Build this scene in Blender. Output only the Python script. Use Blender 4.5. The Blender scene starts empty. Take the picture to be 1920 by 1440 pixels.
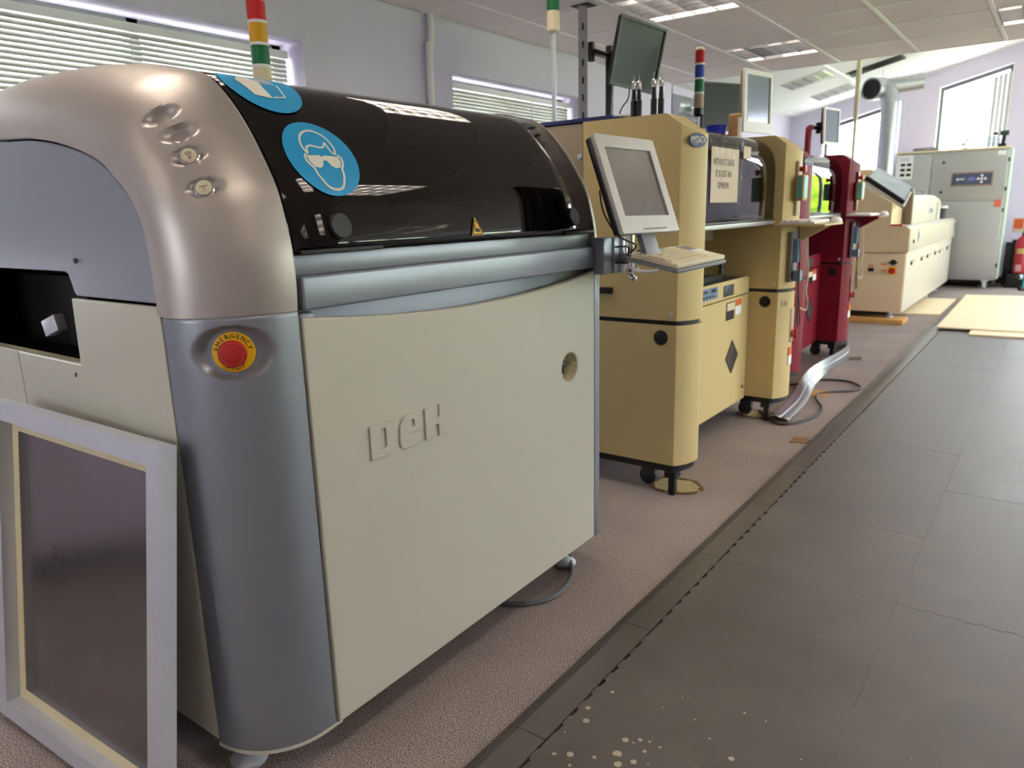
import bpy, bmesh, math, random
from math import pi, sin, cos, radians
from mathutils import Vector, Matrix
random.seed(7)
scene = bpy.context.scene
C = scene.collection

# ------------------------------------------------------------------ camera
F_PX = 1375.0
CAM = Vector((0, 0, 1.32))
def camera_axes(vpy=(2005., 368.), f=F_PX, slope=-0.027):
    Y = Vector((vpy[0]-960, vpy[1]-720, f)).normalized()
    p2 = Vector((vpy[0]-1960, vpy[1]-1000*slope-720, f))
    up = Y.cross(p2).normalized()
    if up.y > 0: up = -up
    X = Y.cross(up)
    if X.x < 0: X = -X
    return X, Y, up            # world axes in (right, down, forward) coordinates
_X, _Y, _U = camera_axes()
right = Vector((_X.x, _Y.x, _U.x)); down = Vector((_X.y, _Y.y, _U.y)); fwd = Vector((_X.z, _Y.z, _U.z))
cam = bpy.data.cameras.new('camera'); camo = bpy.data.objects.new('camera', cam); C.objects.link(camo)
m = Matrix.Identity(4)
for i in range(3):
    m[i][0] = right[i]; m[i][1] = -down[i]; m[i][2] = -fwd[i]; m[i][3] = CAM[i]
camo.matrix_world = m
cam.sensor_fit = 'HORIZONTAL'; cam.sensor_width = 36; cam.lens = 36*F_PX/1920
cam.clip_start = 0.05; cam.clip_end = 300
cam.dof.use_dof = True; cam.dof.focus_distance = 1.75; cam.dof.aperture_fstop = 5.0
scene.camera = camo

# ------------------------------------------------------------------ world, sun, exposure
world = bpy.data.worlds.new('sky'); scene.world = world; world.use_nodes = True
nt = world.node_tree; bg = nt.nodes['Background']
bg.inputs[0].default_value = (0.93, 0.915, 1.0, 1); bg.inputs[1].default_value = 12.0
sun = bpy.data.lights.new('sun', 'SUN'); sun.energy = 9.0; sun.angle = radians(3); sun.color = (1, .95, .85)
suno = bpy.data.objects.new('sun', sun); C.objects.link(suno)
suno.rotation_euler = (radians(38), 0, radians(-28)); suno.location = (0, -6, 12)
vs = scene.view_settings
vs.view_transform = 'Standard'; vs.look = 'None'; vs.exposure = 0.52; vs.gamma = 1.0; vs.use_curve_mapping = False

# ------------------------------------------------------------------ helpers: materials
def lin(h):
    h = h.lstrip('#'); out = []
    for i in (0, 2, 4):
        c = int(h[i:i+2], 16)/255
        out.append(c/12.92 if c <= .04045 else ((c+.055)/1.055)**2.4)
    return tuple(out)
MATS = {}
def mat(name, hexc, rough=.5, metal=0., var=.06, scale=8., bump=0., bscale=200., spec=.5, coat=0., emit=0.):
    if name in MATS: return MATS[name]
    M = bpy.data.materials.new(name); M.use_nodes = True; N = M.node_tree.nodes; L = M.node_tree.links
    b = N['Principled BSDF']; c = lin(hexc)
    tc = N.new('ShaderNodeNewGeometry')
    nz = N.new('ShaderNodeTexNoise'); nz.inputs['Scale'].default_value = scale; nz.inputs['Detail'].default_value = 4
    L.new(tc.outputs['Position'], nz.inputs['Vector'])
    mix = N.new('ShaderNodeMix'); mix.data_type = 'RGBA'
    L.new(nz.outputs['Fac'], mix.inputs['Factor'])
    mix.inputs['A'].default_value = (*[x*(1-var) for x in c], 1); mix.inputs['B'].default_value = (*[min(1, x*(1+var)) for x in c], 1)
    L.new(mix.outputs['Result'], b.inputs['Base Color'])
    b.inputs['Roughness'].default_value = rough; b.inputs['Metallic'].default_value = metal
    b.inputs['Specular IOR Level'].default_value = spec; b.inputs['Coat Weight'].default_value = coat
    if bump > 0:
        n2 = N.new('ShaderNodeTexNoise'); n2.inputs['Scale'].default_value = bscale; n2.inputs['Detail'].default_value = 3
        L.new(tc.outputs['Position'], n2.inputs['Vector'])
        bp = N.new('ShaderNodeBump'); bp.inputs['Strength'].default_value = bump; bp.inputs['Distance'].default_value = .002
        L.new(n2.outputs['Fac'], bp.inputs['Height']); L.new(bp.outputs['Normal'], b.inputs['Normal'])
    if emit > 0:
        b.inputs['Emission Color'].default_value = (*c, 1); b.inputs['Emission Strength'].default_value = emit
    MATS[name] = M; return M
def glass(name, tint=(.9, .95, .93), rough=0., refl_ior=1.5):
    if name in MATS: return MATS[name]
    M = bpy.data.materials.new(name); M.use_nodes = True; N = M.node_tree.nodes; L = M.node_tree.links
    for n in list(N):
        if n.type == 'BSDF_PRINCIPLED': N.remove(n)
    out = [n for n in N if n.type == 'OUTPUT_MATERIAL'][0]
    tr = N.new('ShaderNodeBsdfTransparent'); tr.inputs[0].default_value = (*tint, 1)
    gl = N.new('ShaderNodeBsdfGlossy'); gl.inputs['Roughness'].default_value = rough; gl.inputs[0].default_value = (1, 1, 1, 1)
    fr = N.new('ShaderNodeFresnel'); fr.inputs['IOR'].default_value = refl_ior
    ge = N.new('ShaderNodeNewGeometry'); io = N.new('ShaderNodeMix'); io.inputs['A'].default_value = refl_ior; io.inputs['B'].default_value = 1/refl_ior
    L.new(ge.outputs['Backfacing'], io.inputs['Factor']); L.new(io.outputs['Result'], fr.inputs['IOR'])
    mx = N.new('ShaderNodeMixShader')
    L.new(fr.outputs[0], mx.inputs[0]); L.new(tr.outputs[0], mx.inputs[1]); L.new(gl.outputs[0], mx.inputs[2]); L.new(mx.outputs[0], out.inputs[0])
    MATS[name] = M; return M

M_door = mat('warm_white_powder_coat', 'c0beac', .42, var=.02, scale=2)
M_greypaint = mat('metallic_grey_paint', '8d9299', .38, .5, .03, 3)
M_silver = mat('champagne_silver_paint', 'b3aca4', .42, .55, .02, 3)
M_greypanel = mat('blue_grey_panel_paint', '8a8f99', .42, .25, .02, 4)
M_black = mat('matte_black', '0b0b0c', .55)
M_blackpl = mat('black_plastic', '17171a', .38)
M_acryl = mat('smoked_black_acrylic', '080606', .04, 0, .02, 3, spec=.48)
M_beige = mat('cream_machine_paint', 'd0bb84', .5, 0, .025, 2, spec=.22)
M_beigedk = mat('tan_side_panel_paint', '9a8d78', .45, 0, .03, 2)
M_beigein = mat('shaded_inner_cream', 'b3a180', .5, 0, .03, 3)  # cream darkened for the shade inside the feeder bay
M_red = mat('wine_red_machine_paint', '781527', .42, 0, .04, 3, spec=.25)
M_reddk = mat('dark_wine_panel_paint', '6d1c2b', .35, 0, .04, 3)
M_oven = mat('oven_cream_white_paint', 'c6beab', .4, 0, .02, 3)
M_oventan = mat('oven_tan_end_paint', 'd3b994', .45, 0, .02, 3)
M_alu = mat('brushed_aluminium', 'cdd0d8', .4, .4, .06, 30)
M_galv = mat('galvanised_steel', 'b9bcc0', .28, .9, .10, 25)
M_steel = mat('stainless_sheet', 'b4b4b2', .38, .5, .05, 3)
M_foil = mat('stencil_foil_steel', '8f8d8c', .22, .95, .12, 6)
M_chrome = mat('chrome', 'd8d8d8', .12, 1, .02)
M_white = mat('white_plastic', 'e9e8e4', .4)
M_offwhite = mat('ivory_plastic', 'd9cfae', .45)
M_grey = mat('mid_grey_plastic', '7c7f84', .45)
M_dkgrey = mat('dark_grey_plastic', '3b3d40', .45)
M_screen = mat('dark_lcd_screen', '2c3230', .45, 0, .03, 5, spec=.35)
M_screen2 = mat('mottled_lcd_screen', '75726c', .26, .2, .15, 25)  # mottled grey-brown base colour
M_screen3 = mat('pale_glossy_screen', '8a94a0', .12, .2, .04, 5)
M_wall = mat('lavender_wall_paint', 'dcd5e8', .85, 0, .02, 1.5, .05, 60)
M_ceil = mat('ceiling_tile_board', 'f5eae6', .9, 0, .02, 2, .15, 120)
M_ceilw = mat('white_plasterboard', 'efefec', .9, 0, .01, 2)
M_tbar = mat('white_t_bar', 'fbf8f6', .4)
M_trim = mat('white_gloss_trim', 'f1f0ec', .4)
M_slat = mat('blind_slat_white', 'bdbeb6', .45, 0, .02, 5)
M_plinth = mat('dark_grey_pvc', '2b2c30', .6)
M_wframe = mat('grey_window_frame', '6a6d70', .45)
M_pane = glass('window_pane_glass', (.93, .97, .96), 0, 1.45)
M_visor = glass('smoked_visor_glass', (.15, .15, .165), .01, 1.38)
M_yellow = mat('warning_yellow', 'f0b800', .45)
M_estop = mat('emergency_red', 'b3251f', .35)
M_redlens = mat('red_lens', 'd01f22', .3); M_yellens = mat('amber_lens', 'd9a313', .3); M_grnlens = mat('green_lens', '0c6b3c', .3); M_blulens = mat('blue_lens', '1c3fa8', .3)
M_blue = mat('sign_blue', '1f9fd6', .4, 0, .05, 20)
M_signw = mat('sign_white', 'ece6d6', .5)
M_navy = mat('navy_plastic', '1d2a63', .4)
M_cobalt = mat('cobalt_blue_plastic', '1d2fc0', .4)
M_teal = mat('teal_display', '4f9fa6', .3)
M_orange = mat('orange_label', 'd9622a', .5)
M_paper = mat('paper', 'd8c6ad', .8, 0, .03, 12)
M_paperw = mat('white_paper', 'ecebe8', .8)
M_ply = mat('plywood', 'ecd9b0', .6, 0, .08, 5)
M_wood = mat('pine_batten', 'b98a4a', .65, 0, .12, 12)
M_foam = mat('old_underlay', 'b9a877', .9, 0, .35, 40)
M_cable = mat('black_cable', '1c1b1b', .45); M_cablew = mat('ivory_cable', 'c8b9a2', .5)
M_ink = mat('black_ink', '15120f', .6)
M_bluetxt = mat('blue_grey_ink', '6b82a0', .5)
M_cloth = mat('denim_blue_cloth', '3a4f74', .9, 0, .2, 20)
M_cloth2 = mat('dusky_pink_cloth', '9c4a63', .9, 0, .15, 20)
M_leaf = mat('hedge_leaves', '8fb320', .8, 0, .75, 3.5, 1, 20)
M_yard = mat('pale_bounce_yard', 'd6d3cd', .95, 0, .2, 1)  # outside ground paled to bounce daylight up onto the ceiling
M_tube = mat('fluorescent_tube', 'fff0e2', .4, emit=18.)
M_tubeoff = mat('dead_fluorescent_tube', 'd8d4cc', .4)
M_louvre = mat('louvre_aluminium', 'a4a4a6', .22, .95, .02)

def carpet_material():
    M = mat('speckled_carpet', '8a7d78', .95, 0, .1, 6, .7, 420)
    N = M.node_tree.nodes; L = M.node_tree.links; b = N['Principled BSDF']
    g = N.new('ShaderNodeNewGeometry')
    v = N.new('ShaderNodeTexNoise'); v.inputs['Scale'].default_value = 290; v.inputs['Detail'].default_value = 4
    L.new(g.outputs['Position'], v.inputs['Vector'])
    r = N.new('ShaderNodeValToRGB'); e = r.color_ramp.elements
    e[0].position = .38; e[0].color = (*lin('4c4140'), 1); e[1].position = .62; e[1].color = (*lin('c2b3aa'), 1)
    L.new(v.outputs['Fac'], r.inputs[0])
    n = N.new('ShaderNodeTexNoise'); n.inputs['Scale'].default_value = 2.2; n.inputs['Detail'].default_value = 5
    L.new(g.outputs['Position'], n.inputs['Vector'])
    mx = N.new('ShaderNodeMix'); mx.data_type = 'RGBA'; mx.blend_type = 'MULTIPLY'; mx.inputs['Factor'].default_value = .6
    r2 = N.new('ShaderNodeValToRGB'); r2.color_ramp.elements[0].position = .35; r2.color_ramp.elements[0].color = (.72, .70, .74, 1); r2.color_ramp.elements[1].position = .62; r2.color_ramp.elements[1].color = (1, .97, .93, 1)
    L.new(n.outputs['Fac'], r2.inputs[0]); L.new(r.outputs[0], mx.inputs['A']); L.new(r2.outputs[0], mx.inputs['B'])
    L.new(mx.outputs['Result'], b.inputs['Base Color'])
    return M
M_carpet = carpet_material()
def mat_material():
    M = mat('dark_vinyl_mat', '5d5854', .42, 0, .1, 6, .35, 500, spec=.5)
    N = M.node_tree.nodes; L = M.node_tree.links; b = N['Principled BSDF']
    g = N.new('ShaderNodeNewGeometry')
    n = N.new('ShaderNodeTexNoise'); n.inputs['Scale'].default_value = 2.2; n.inputs['Detail'].default_value = 6; n.inputs['Roughness'].default_value = .65
    L.new(g.outputs['Position'], n.inputs['Vector'])
    r = N.new('ShaderNodeValToRGB'); e = r.color_ramp.elements
    e[0].position = .3; e[0].color = (*lin('4f4a46'), 1); e[1].position = .75; e[1].color = (*lin('66605b'), 1)
    L.new(n.outputs['Fac'], r.inputs[0])
    # dropped paint specks: cell spots, dense by the near left corner
    v = N.new('ShaderNodeTexVoronoi'); v.inputs['Scale'].default_value = 34; L.new(g.outputs['Position'], v.inputs['Vector'])
    v2 = N.new('ShaderNodeTexNoise'); v2.inputs['Scale'].default_value = 40; L.new(g.outputs['Position'], v2.inputs['Vector'])
    sx = N.new('ShaderNodeSeparateXYZ'); L.new(g.outputs['Position'], sx.inputs[0])
    d = N.new('ShaderNodeVectorMath'); d.operation = 'DISTANCE'; d.inputs[1].default_value = (-.72, 1.05, 0); L.new(g.outputs['Position'], d.inputs[0])
    mr = N.new('ShaderNodeMapRange'); mr.inputs['From Min'].default_value = .1; mr.inputs['From Max'].default_value = .75; mr.inputs['To Min'].default_value = .95; mr.inputs['To Max'].default_value = .07
    L.new(d.outputs['Value'], mr.inputs['Value'])
    sc = N.new('ShaderNodeSeparateColor'); L.new(v.outputs['Color'], sc.inputs[0])
    th = N.new('ShaderNodeMath'); th.operation = 'MULTIPLY'; L.new(mr.outputs[0], th.inputs[0]); L.new(sc.outputs[0], th.inputs[1])
    th2 = N.new('ShaderNodeMath'); th2.operation = 'MULTIPLY'; L.new(th.outputs[0], th2.inputs[0]); L.new(sc.outputs[1], th2.inputs[1])
    lt = N.new('ShaderNodeMath'); lt.operation = 'LESS_THAN'; L.new(v.outputs['Distance'], lt.inputs[0]); L.new(th2.outputs[0], lt.inputs[1])
    mx = N.new('ShaderNodeMix'); mx.data_type = 'RGBA'; mx.inputs['B'].default_value = (*lin('b8ab98'), 1)
    L.new(lt.outputs[0], mx.inputs['Factor']); L.new(r.outputs[0], mx.inputs['A'])
    L.new(mx.outputs['Result'], b.inputs['Base Color'])
    r3 = N.new('ShaderNodeMapRange'); r3.inputs['To Min'].default_value = .34; r3.inputs['To Max'].default_value = .55
    L.new(n.outputs['Fac'], r3.inputs['Value']); L.new(r3.outputs[0], b.inputs['Roughness'])
    return M
M_mat = mat_material()

# ------------------------------------------------------------------ helpers: geometry
def V(*a): return Vector(a)
class MB:
    def __init__(s): s.bm = bmesh.new()
    def merge(s, o):
        me = bpy.data.meshes.new('t'); o.to_mesh(me); o.free(); s.bm.from_mesh(me); bpy.data.meshes.remove(me); return s
    def box(s, x0, x1, y0, y1, z0, z1, bev=0., seg=2):
        return s.obox(V((x0+x1)/2, (y0+y1)/2, (z0+z1)/2), (V(1, 0, 0), V(0, 1, 0), V(0, 0, 1)), (abs(x1-x0), abs(y1-y0), abs(z1-z0)), bev, seg)
    def obox(s, c, ax, size, bev=0., seg=2):
        o = bmesh.new(); bmesh.ops.create_cube(o, size=1)
        mm = Matrix.Identity(4)
        for i in range(3):
            for k in range(3): mm[i][k] = ax[k][i]*size[k]
            mm[i][3] = c[i]
        bmesh.ops.transform(o, matrix=mm, verts=o.verts)
        if mm.determinant() < 0: bmesh.ops.reverse_faces(o, faces=o.faces)
        if bev > 0: bmesh.ops.bevel(o, geom=list(o.edges), offset=bev, segments=seg, affect='EDGES', profile=.5)
        return s.merge(o)
    def cyl(s, p0, p1, r, seg=20, r2=None, bev=0., cap=True):
        p0, p1 = Vector(p0), Vector(p1); d = p1-p0; r2 = r if r2 is None else r2
        o = bmesh.new(); bmesh.ops.create_cone(o, cap_ends=cap, segments=seg, radius1=r, radius2=r2, depth=d.length)
        if bev > 0:
            es = [e for e in o.edges if len(e.link_faces) == 2 and any(len(f.verts) > 4 for f in e.link_faces)]
            bmesh.ops.bevel(o, geom=es, offset=bev, segments=2, affect='EDGES', profile=.5)
        q = d.to_track_quat('Z', 'Y').to_matrix().to_4x4(); q.translation = (p0+p1)/2
        bmesh.ops.transform(o, matrix=q, verts=o.verts)
        return s.merge(o)
    def tube(s, pts, r, seg=8, smooth=True, closed=False):
        pts = [Vector(p) for p in pts]
        if smooth and len(pts) > 2: pts = catmull(pts, 6)
        rings = []; up = None
        for i, p in enumerate(pts):
            t = (pts[min(i+1, len(pts)-1)]-pts[max(i-1, 0)]).normalized()
            if up is None: up = t.orthogonal().normalized()
            up = (up - t*up.dot(t)).normalized(); w = t.cross(up)
            rings.append([s.bm.verts.new(p+r*(cos(2*pi*k/seg)*up+sin(2*pi*k/seg)*w)) for k in range(seg)])
        for a, b in zip(rings, rings[1:]):
            for k in range(seg): s.bm.faces.new((a[k], a[(k+1) % seg], b[(k+1) % seg], b[k]))
        s.bm.faces.new(rings[0][::-1]); s.bm.faces.new(rings[-1]); return s
    def grid(s, pts, closed_u=False):
        vs = [[s.bm.verts.new(p) for p in row] for row in pts]
        n = len(vs)
        for i in range(n if closed_u else n-1):
            a, b = vs[i], vs[(i+1) % n]
            for k in range(len(a)-1): s.bm.faces.new((a[k], a[k+1], b[k+1], b[k]))
        return s
    def prism(s, poly, fn, d0, d1):
        a = [s.bm.verts.new(fn(u, v, d0)) for u, v in poly]; b = [s.bm.verts.new(fn(u, v, d1)) for u, v in poly]
        n = len(poly)
        fs = [s.bm.faces.new(a), s.bm.faces.new(b[::-1])]
        for i in range(n): fs.append(s.bm.faces.new((a[i], b[i], b[(i+1) % n], a[(i+1) % n])))
        bmesh.ops.recalc_face_normals(s.bm, faces=fs)
        return s
    def lathe(s, prof, origin, axis=(0, 0, 1), seg=24):
        axis = Vector(axis).normalized(); u = axis.orthogonal().normalized(); w = axis.cross(u); o = Vector(origin)
        rows = []
        for r, h in prof:
            rows.append([o+axis*h+max(r, 1e-4)*(cos(2*pi*k/seg)*u+sin(2*pi*k/seg)*w) for k in range(seg)])
        vs = [[s.bm.verts.new(p) for p in row] for row in rows]; fs = []
        for a, b in zip(vs, vs[1:]):
            for k in range(seg): fs.append(s.bm.faces.new((a[k], a[(k+1) % seg], b[(k+1) % seg], b[k])))
        fs.append(s.bm.faces.new(vs[0][::-1])); fs.append(s.bm.faces.new(vs[-1]))
        bmesh.ops.recalc_face_normals(s.bm, faces=fs)
        return s
    def mesh(s, name, angle=35):
        me = bpy.data.meshes.new(name); s.bm.normal_update(); s.bm.to_mesh(me); s.bm.free()
        smooth(me, angle); return me
def smooth(me, angle=35):
    me.shade_smooth(); me.set_sharp_from_angle(angle=radians(angle))
def catmull(pts, n):
    out = []; e = [2*pts[0]-pts[1]]+list(pts)+[2*pts[-1]-pts[-2]]
    for i in range(len(pts)-1):
        p0, p1, p2, p3 = e[i:i+4]
        for k in range(n):
            t = k/n
            out.append(.5*((2*p1)+(p2-p0)*t+(2*p0-5*p1+4*p2-p3)*t*t+(3*p1-p0-3*p2+p3)*t**3))
    out.append(pts[-1]); return out
def resample(pts, n):
    s = [0]
    for a, b in zip(pts, pts[1:]): s.append(s[-1]+(b-a).length)
    out = []; j = 0
    for i in range(n):
        t = s[-1]*i/(n-1)
        while j < len(s)-2 and s[j+1] < t: j += 1
        k = (t-s[j])/max(1e-9, s[j+1]-s[j]); out.append(pts[j].lerp(pts[j+1], min(1, max(0, k))))
    return out
def link(name, me, material, parent=None):
    o = bpy.data.objects.new(name, me); C.objects.link(o)
    if material is not None: me.materials.clear(); me.materials.append(material)
    if parent is not None:
        o.parent = parent
        if parent.type == 'EMPTY' and not parent.get('_local'): o.location = -Vector(parent.location)
    return o
def part(name, mb, material, parent=None, label=None, angle=35):
    o = link(name, mb.mesh(name, angle) if isinstance(mb, MB) else mb, material, parent)
    if label: o['label'] = label
    return o
def tag(o, label, cat, group=None):
    o['label'] = label; o['category'] = cat
    if group: o['group'] = group
    return o
def thing(name, label, cat, loc=(0, 0, 0), group=None, local=False):
    o = bpy.data.objects.new(name, None); o.empty_display_size = .1; C.objects.link(o); o.location = loc
    if local: o['_local'] = 1
    return tag(o, label, cat, group)
def struct(o, label=None):
    o['kind'] = 'structure'
    if label: o['label'] = label
    return o
def copy_tree(o, parent=None):
    c = o.copy(); C.objects.link(c)
    if parent is not None: c.parent = parent
    for ch in o.children: copy_tree(ch, c)
    return c
def curve_mesh(name, loops, half=.004, bev=0., res=2, offset=0.):
    cu = bpy.data.curves.new(name, 'CURVE'); cu.dimensions = '2D'; cu.fill_mode = 'BOTH'
    cu.extrude = max(0, half-bev); cu.bevel_depth = bev; cu.bevel_resolution = res; cu.offset = -bev+offset
    for lp in loops:
        sp = cu.splines.new('POLY'); sp.points.add(len(lp)-1)
        for p, q in zip(sp.points, lp): p.co = (q[0], q[1], 0, 1)
        sp.use_cyclic_u = True
    ob = bpy.data.objects.new(name, cu); me = bpy.data.meshes.new_from_object(ob)
    bpy.data.objects.remove(ob); bpy.data.curves.remove(cu); return me
def place(me, origin, u, v, n):
    mm = Matrix.Identity(4)
    for i in range(3):
        mm[i][0] = u[i]; mm[i][1] = v[i]; mm[i][2] = n[i]; mm[i][3] = origin[i]
    me.transform(mm)
    if mm.to_3x3().determinant() < 0: me.flip_normals()
    return me
AX, AY, AZ = V(1, 0, 0), V(0, 1, 0), V(0, 0, 1)
def plate_yz(name, loops, x_front, thick, bev=0., n=1, res=2):
    """plate in the (y,z) plane whose front face is at x_front, facing +x (n=1) or -x"""
    me = curve_mesh(name, loops, thick/2, bev, res)
    place(me, V(x_front-n*thick/2, 0, 0), AY, AZ, AX); smooth(me, 40); return me
def plate_xz(name, loops, y_front, thick, bev=0., n=-1, res=2):
    me = curve_mesh(name, loops, thick/2, bev, res)
    place(me, V(0, y_front-n*thick/2, 0), AX, AZ, AY); smooth(me, 40); return me
def plate_xy(name, loops, z_top, thick, bev=0.):
    me = curve_mesh(name, loops, thick/2, bev); place(me, V(0, 0, z_top-thick/2), AX, AY, AZ); smooth(me, 40); return me
def rect(a0, a1, b0, b1, r=0., n=5):
    if r <= 0: return [(a0, b0), (a1, b0), (a1, b1), (a0, b1)]
    out = []
    for cx, cy, s in ((a1-r, b0+r, -pi/2), (a1-r, b1-r, 0), (a0+r, b1-r, pi/2), (a0+r, b0+r, pi)):
        for i in range(n+1):
            t = s+pi/2*i/n; out.append((cx+r*cos(t), cy+r*sin(t)))
    return out
def circle(cx, cy, r, n=28, ry=None):
    return [(cx+r*cos(2*pi*i/n), cy+(ry or r)*sin(2*pi*i/n)) for i in range(n)]
def text_mesh(s, size, extrude=.0005, align='CENTER', sx=1.):
    cu = bpy.data.curves.new('t', 'FONT'); cu.body = s; cu.size = size; cu.extrude = extrude; cu.align_x = align; cu.align_y = 'CENTER'; cu.resolution_u = 2
    ob = bpy.data.objects.new('t', cu); me = bpy.data.meshes.new_from_object(ob)
    bpy.data.objects.remove(ob); bpy.data.curves.remove(cu)
    if sx != 1: me.transform(Matrix.Diagonal((sx, 1, 1, 1)))
    return me
def join_meshes(name, meshes):
    bm = bmesh.new()
    for me in meshes: bm.from_mesh(me); bpy.data.meshes.remove(me)
    out = bpy.data.meshes.new(name); bm.to_mesh(out); bm.free(); return out

# ================================================================== STRUCTURE
ZC = 2.50; XW = -3.28; XR = 3.6; YB = -1.9; YE = 7.18; YF = 14.0; XA = -4.13
def zs(x): return 2.79+.233*(x-XA)          # underside of the sloping roof of the far bay
fl = part('floor', MB().box(XA-.3, XR+.3, YB-.3, YF+.3, -.1, 0), M_carpet); struct(fl, 'speckled brown and lilac carpet floor')
gr = part('ground', MB().box(-60, 60, -40, 80, -.4, -.2), M_yard); struct(gr, 'pale concrete yard outside, brightened to bounce daylight indoors')

# left wall with two window holes
W1 = (.30, 2.665, .95, 2.205); W2 = (3.843, 5.44, .95, 2.20)
wl = part('wall_left', plate_yz('wall_left', [rect(YB-.3, YE, 0, ZC+.4), rect(*W1), rect(*W2)], XW, .30), M_wall); struct(wl, 'lavender wall beside the machines')
r1 = part('wall_left_return', MB().box(XA-.3, XW, YE-.02, YE, 0, 3.4), M_wall); struct(r1)
wa = part('wall_left_bay', MB().box(XA-.3, XA, YE, YF+.3, 0, 2.9), M_wall); struct(wa, 'lavender side wall of the far bay')
# far wall with sloping window heads
def wtop(x): return 3.045+.262*(x+1.85)
def slot(x0, x1, z0): return [(x0, z0), (x1, z0), (x1, wtop(x1)), (x0, wtop(x0))]
FW = [(-3.57, -2.56, 1.0), (-1.85, -.885, 1.0), (-.1, 1.15, .55), (1.35, 1.80, .55)]
wf = part('wall_far', plate_xz('wall_far', [[(XA-.3, 0), (XR+.3, 0), (XR+.3, zs(XR+.3)), (XA-.3, zs(XA-.3))]]+[slot(*w) for w in FW], YF, .30), M_wall); struct(wf, 'lavender gable wall with sloping window heads')
RW = [(3.2, 5.2, .95, 2.2), (5.6, 7.0, .95, 2.2), (7.7, 9.6, .5, 2.9), (10.2, 12.1, .5, 2.9)]
wr = part('wall_right', plate_yz('wall_right', [rect(YB-.3, YF+.3, 0, 4.7)]+[rect(*w) for w in RW], XR+.3, .30), M_wall); struct(wr)
WB = (-2.3, -1.65, 1.05, 1.95)  # unseen window added to throw daylight on the printer's near end
wb = part('wall_back', plate_xz('wall_back', [rect(XA-.3, XR+.3, 0, ZC+.3), rect(*WB)], YB, .30, n=1), M_wall); struct(wb)
# ceilings
rf = part('ceiling_slope', MB().prism([(XA-.3, zs(XA-.3)), (XR+.3, zs(XR+.3)), (XR+.3, zs(XR+.3)+.15), (XA-.3, zs(XA-.3)+.15)], lambda u, v, d: V(u, d, v), YE-.02, YF+.3), M_ceilw); struct(rf, 'white sloping plasterboard ceiling of the far bay')
for xb in (-4.0, -2.8, -1.6, -.4, .8, 2.0):
    part('grid_bar', MB().prism([(xb-.014, zs(xb-.014)), (xb+.014, zs(xb+.014)), (xb+.014, zs(xb+.014)-.006), (xb-.014, zs(xb-.014)-.006)], lambda u, v, d: V(u, d, v), YE, YF), M_tbar, rf)
fs = part('ceiling_fascia', MB().box(XA-.3, XR+.3, YE, YE+.03, ZC, 4.8), M_ceilw); struct(fs)
sl = part('roof_slab', MB().box(XA-.3, XR+.3, YB-.3, YE, ZC+.35, ZC+.45), M_ceilw); struct(sl)
ce = bpy.data.objects.new('ceiling', None); C.objects.link(ce); ce.location = (0, 0, ZC); struct(ce, 'suspended ceiling of square mineral tiles on a white grid'); ce['_local'] = 1
gx = [-3.28, -2.93]+[-2.33+.6*i for i in range(10)]+[3.6]
gy = [YB]+[-1.82+.6*i for i in range(16)]
LIGHT_X = [-2.33, -.53, 1.27]; LIGHT_Y = [-1.22, .58, 2.38, 4.18, 5.98]
def is_light(x, y): return any(abs(x-a) < .01 for a in LIGHT_X) and any(abs(y-b) < .01 for b in LIGHT_Y)
tile_cache = {}
for a, b in zip(gx, gx[1:]):
    for c, d in zip(gy, gy[1:]):
        if is_light(a, c): continue
        k = (round(b-a, 3), round(d-c, 3))
        if k not in tile_cache:
            w, h = k; tile_cache[k] = MB().box(.008, w-.008, .008, h-.008, .002, .018, .002, 1).mesh('ceiling_tile')
        o = link('ceiling_tile', tile_cache[k], M_ceil, ce); o.location = (a, c, 0)
for x in gx[1:-1]:
    o = part('grid_bar', MB().box(x-.012, x+.012, YB, YE, -.002, .004), M_tbar, ce)
for y in gy[1:]:
    o = part('grid_bar', MB().box(XW, XR, y-.012, y+.012, -.0015, .0035), M_tbar, ce)

# window joinery
def window(n, frame_mb, pane_me, mullions=None):
    f = part('window_%d' % n, frame_mb, M_wframe); struct(f)
    p = part('pane', pane_me, M_pane, f)
    return f
def win_yz(n, y0, y1, z0, z1, x, bars=2, sx=-1):
    b = MB(); t = .05
    b.box(x-.03, x+.03, y0, y1, z0, z0+t); b.box(x-.03, x+.03, y0, y1, z1-t, z1)
    for i in range(bars+1):
        yy = y0+(y1-y0)*i/bars; yy = min(max(yy, y0+t/2), y1-t/2); b.box(x-.03, x+.03, yy-t/2, yy+t/2, z0, z1)
    return window(n, b, MB().box(x-.003, x+.003, y0+t*.5, y1-t*.5, z0+t*.5, z1-t*.5).mesh('pane'))
win_yz(1, W1[0], W1[1], W1[2], W1[3], XW-.22, 3)
win_yz(2, W2[0], W2[1], W2[2], W2[3], XW-.22, 2)
def win_far(n, x0, x1, z0, bars=1):
    y = YF+.16; t = .055
    lo = [slot(x0, x1, z0)]
    cuts = []
    for i in range(bars):
        a = x0+(x1-x0)*i/bars+t*(.5 if i else 1); c = x0+(x1-x0)*(i+1)/bars-t*(.5 if i < bars-1 else 1)
        cuts.append([(a, z0+t), (c, z0+t), (c, wtop(c)-t), (a, wtop(a)-t)])
    fme = plate_xz('window_%d' % n, lo+cuts, y-.03, .06)
    f = part('window_%d' % n, fme, M_wframe); struct(f)
    part('pane', plate_xz('pane', [slot(x0+.02, x1-.02, z0+.02)], y-.004, .008), M_pane, f)
for i, w in enumerate(FW): win_far(3+i, w[0], w[1], w[2], 2 if i > 1 else 1)
for i, w in enumerate(RW): win_yz(7+i, *w, XR+.2, 2)
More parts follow.
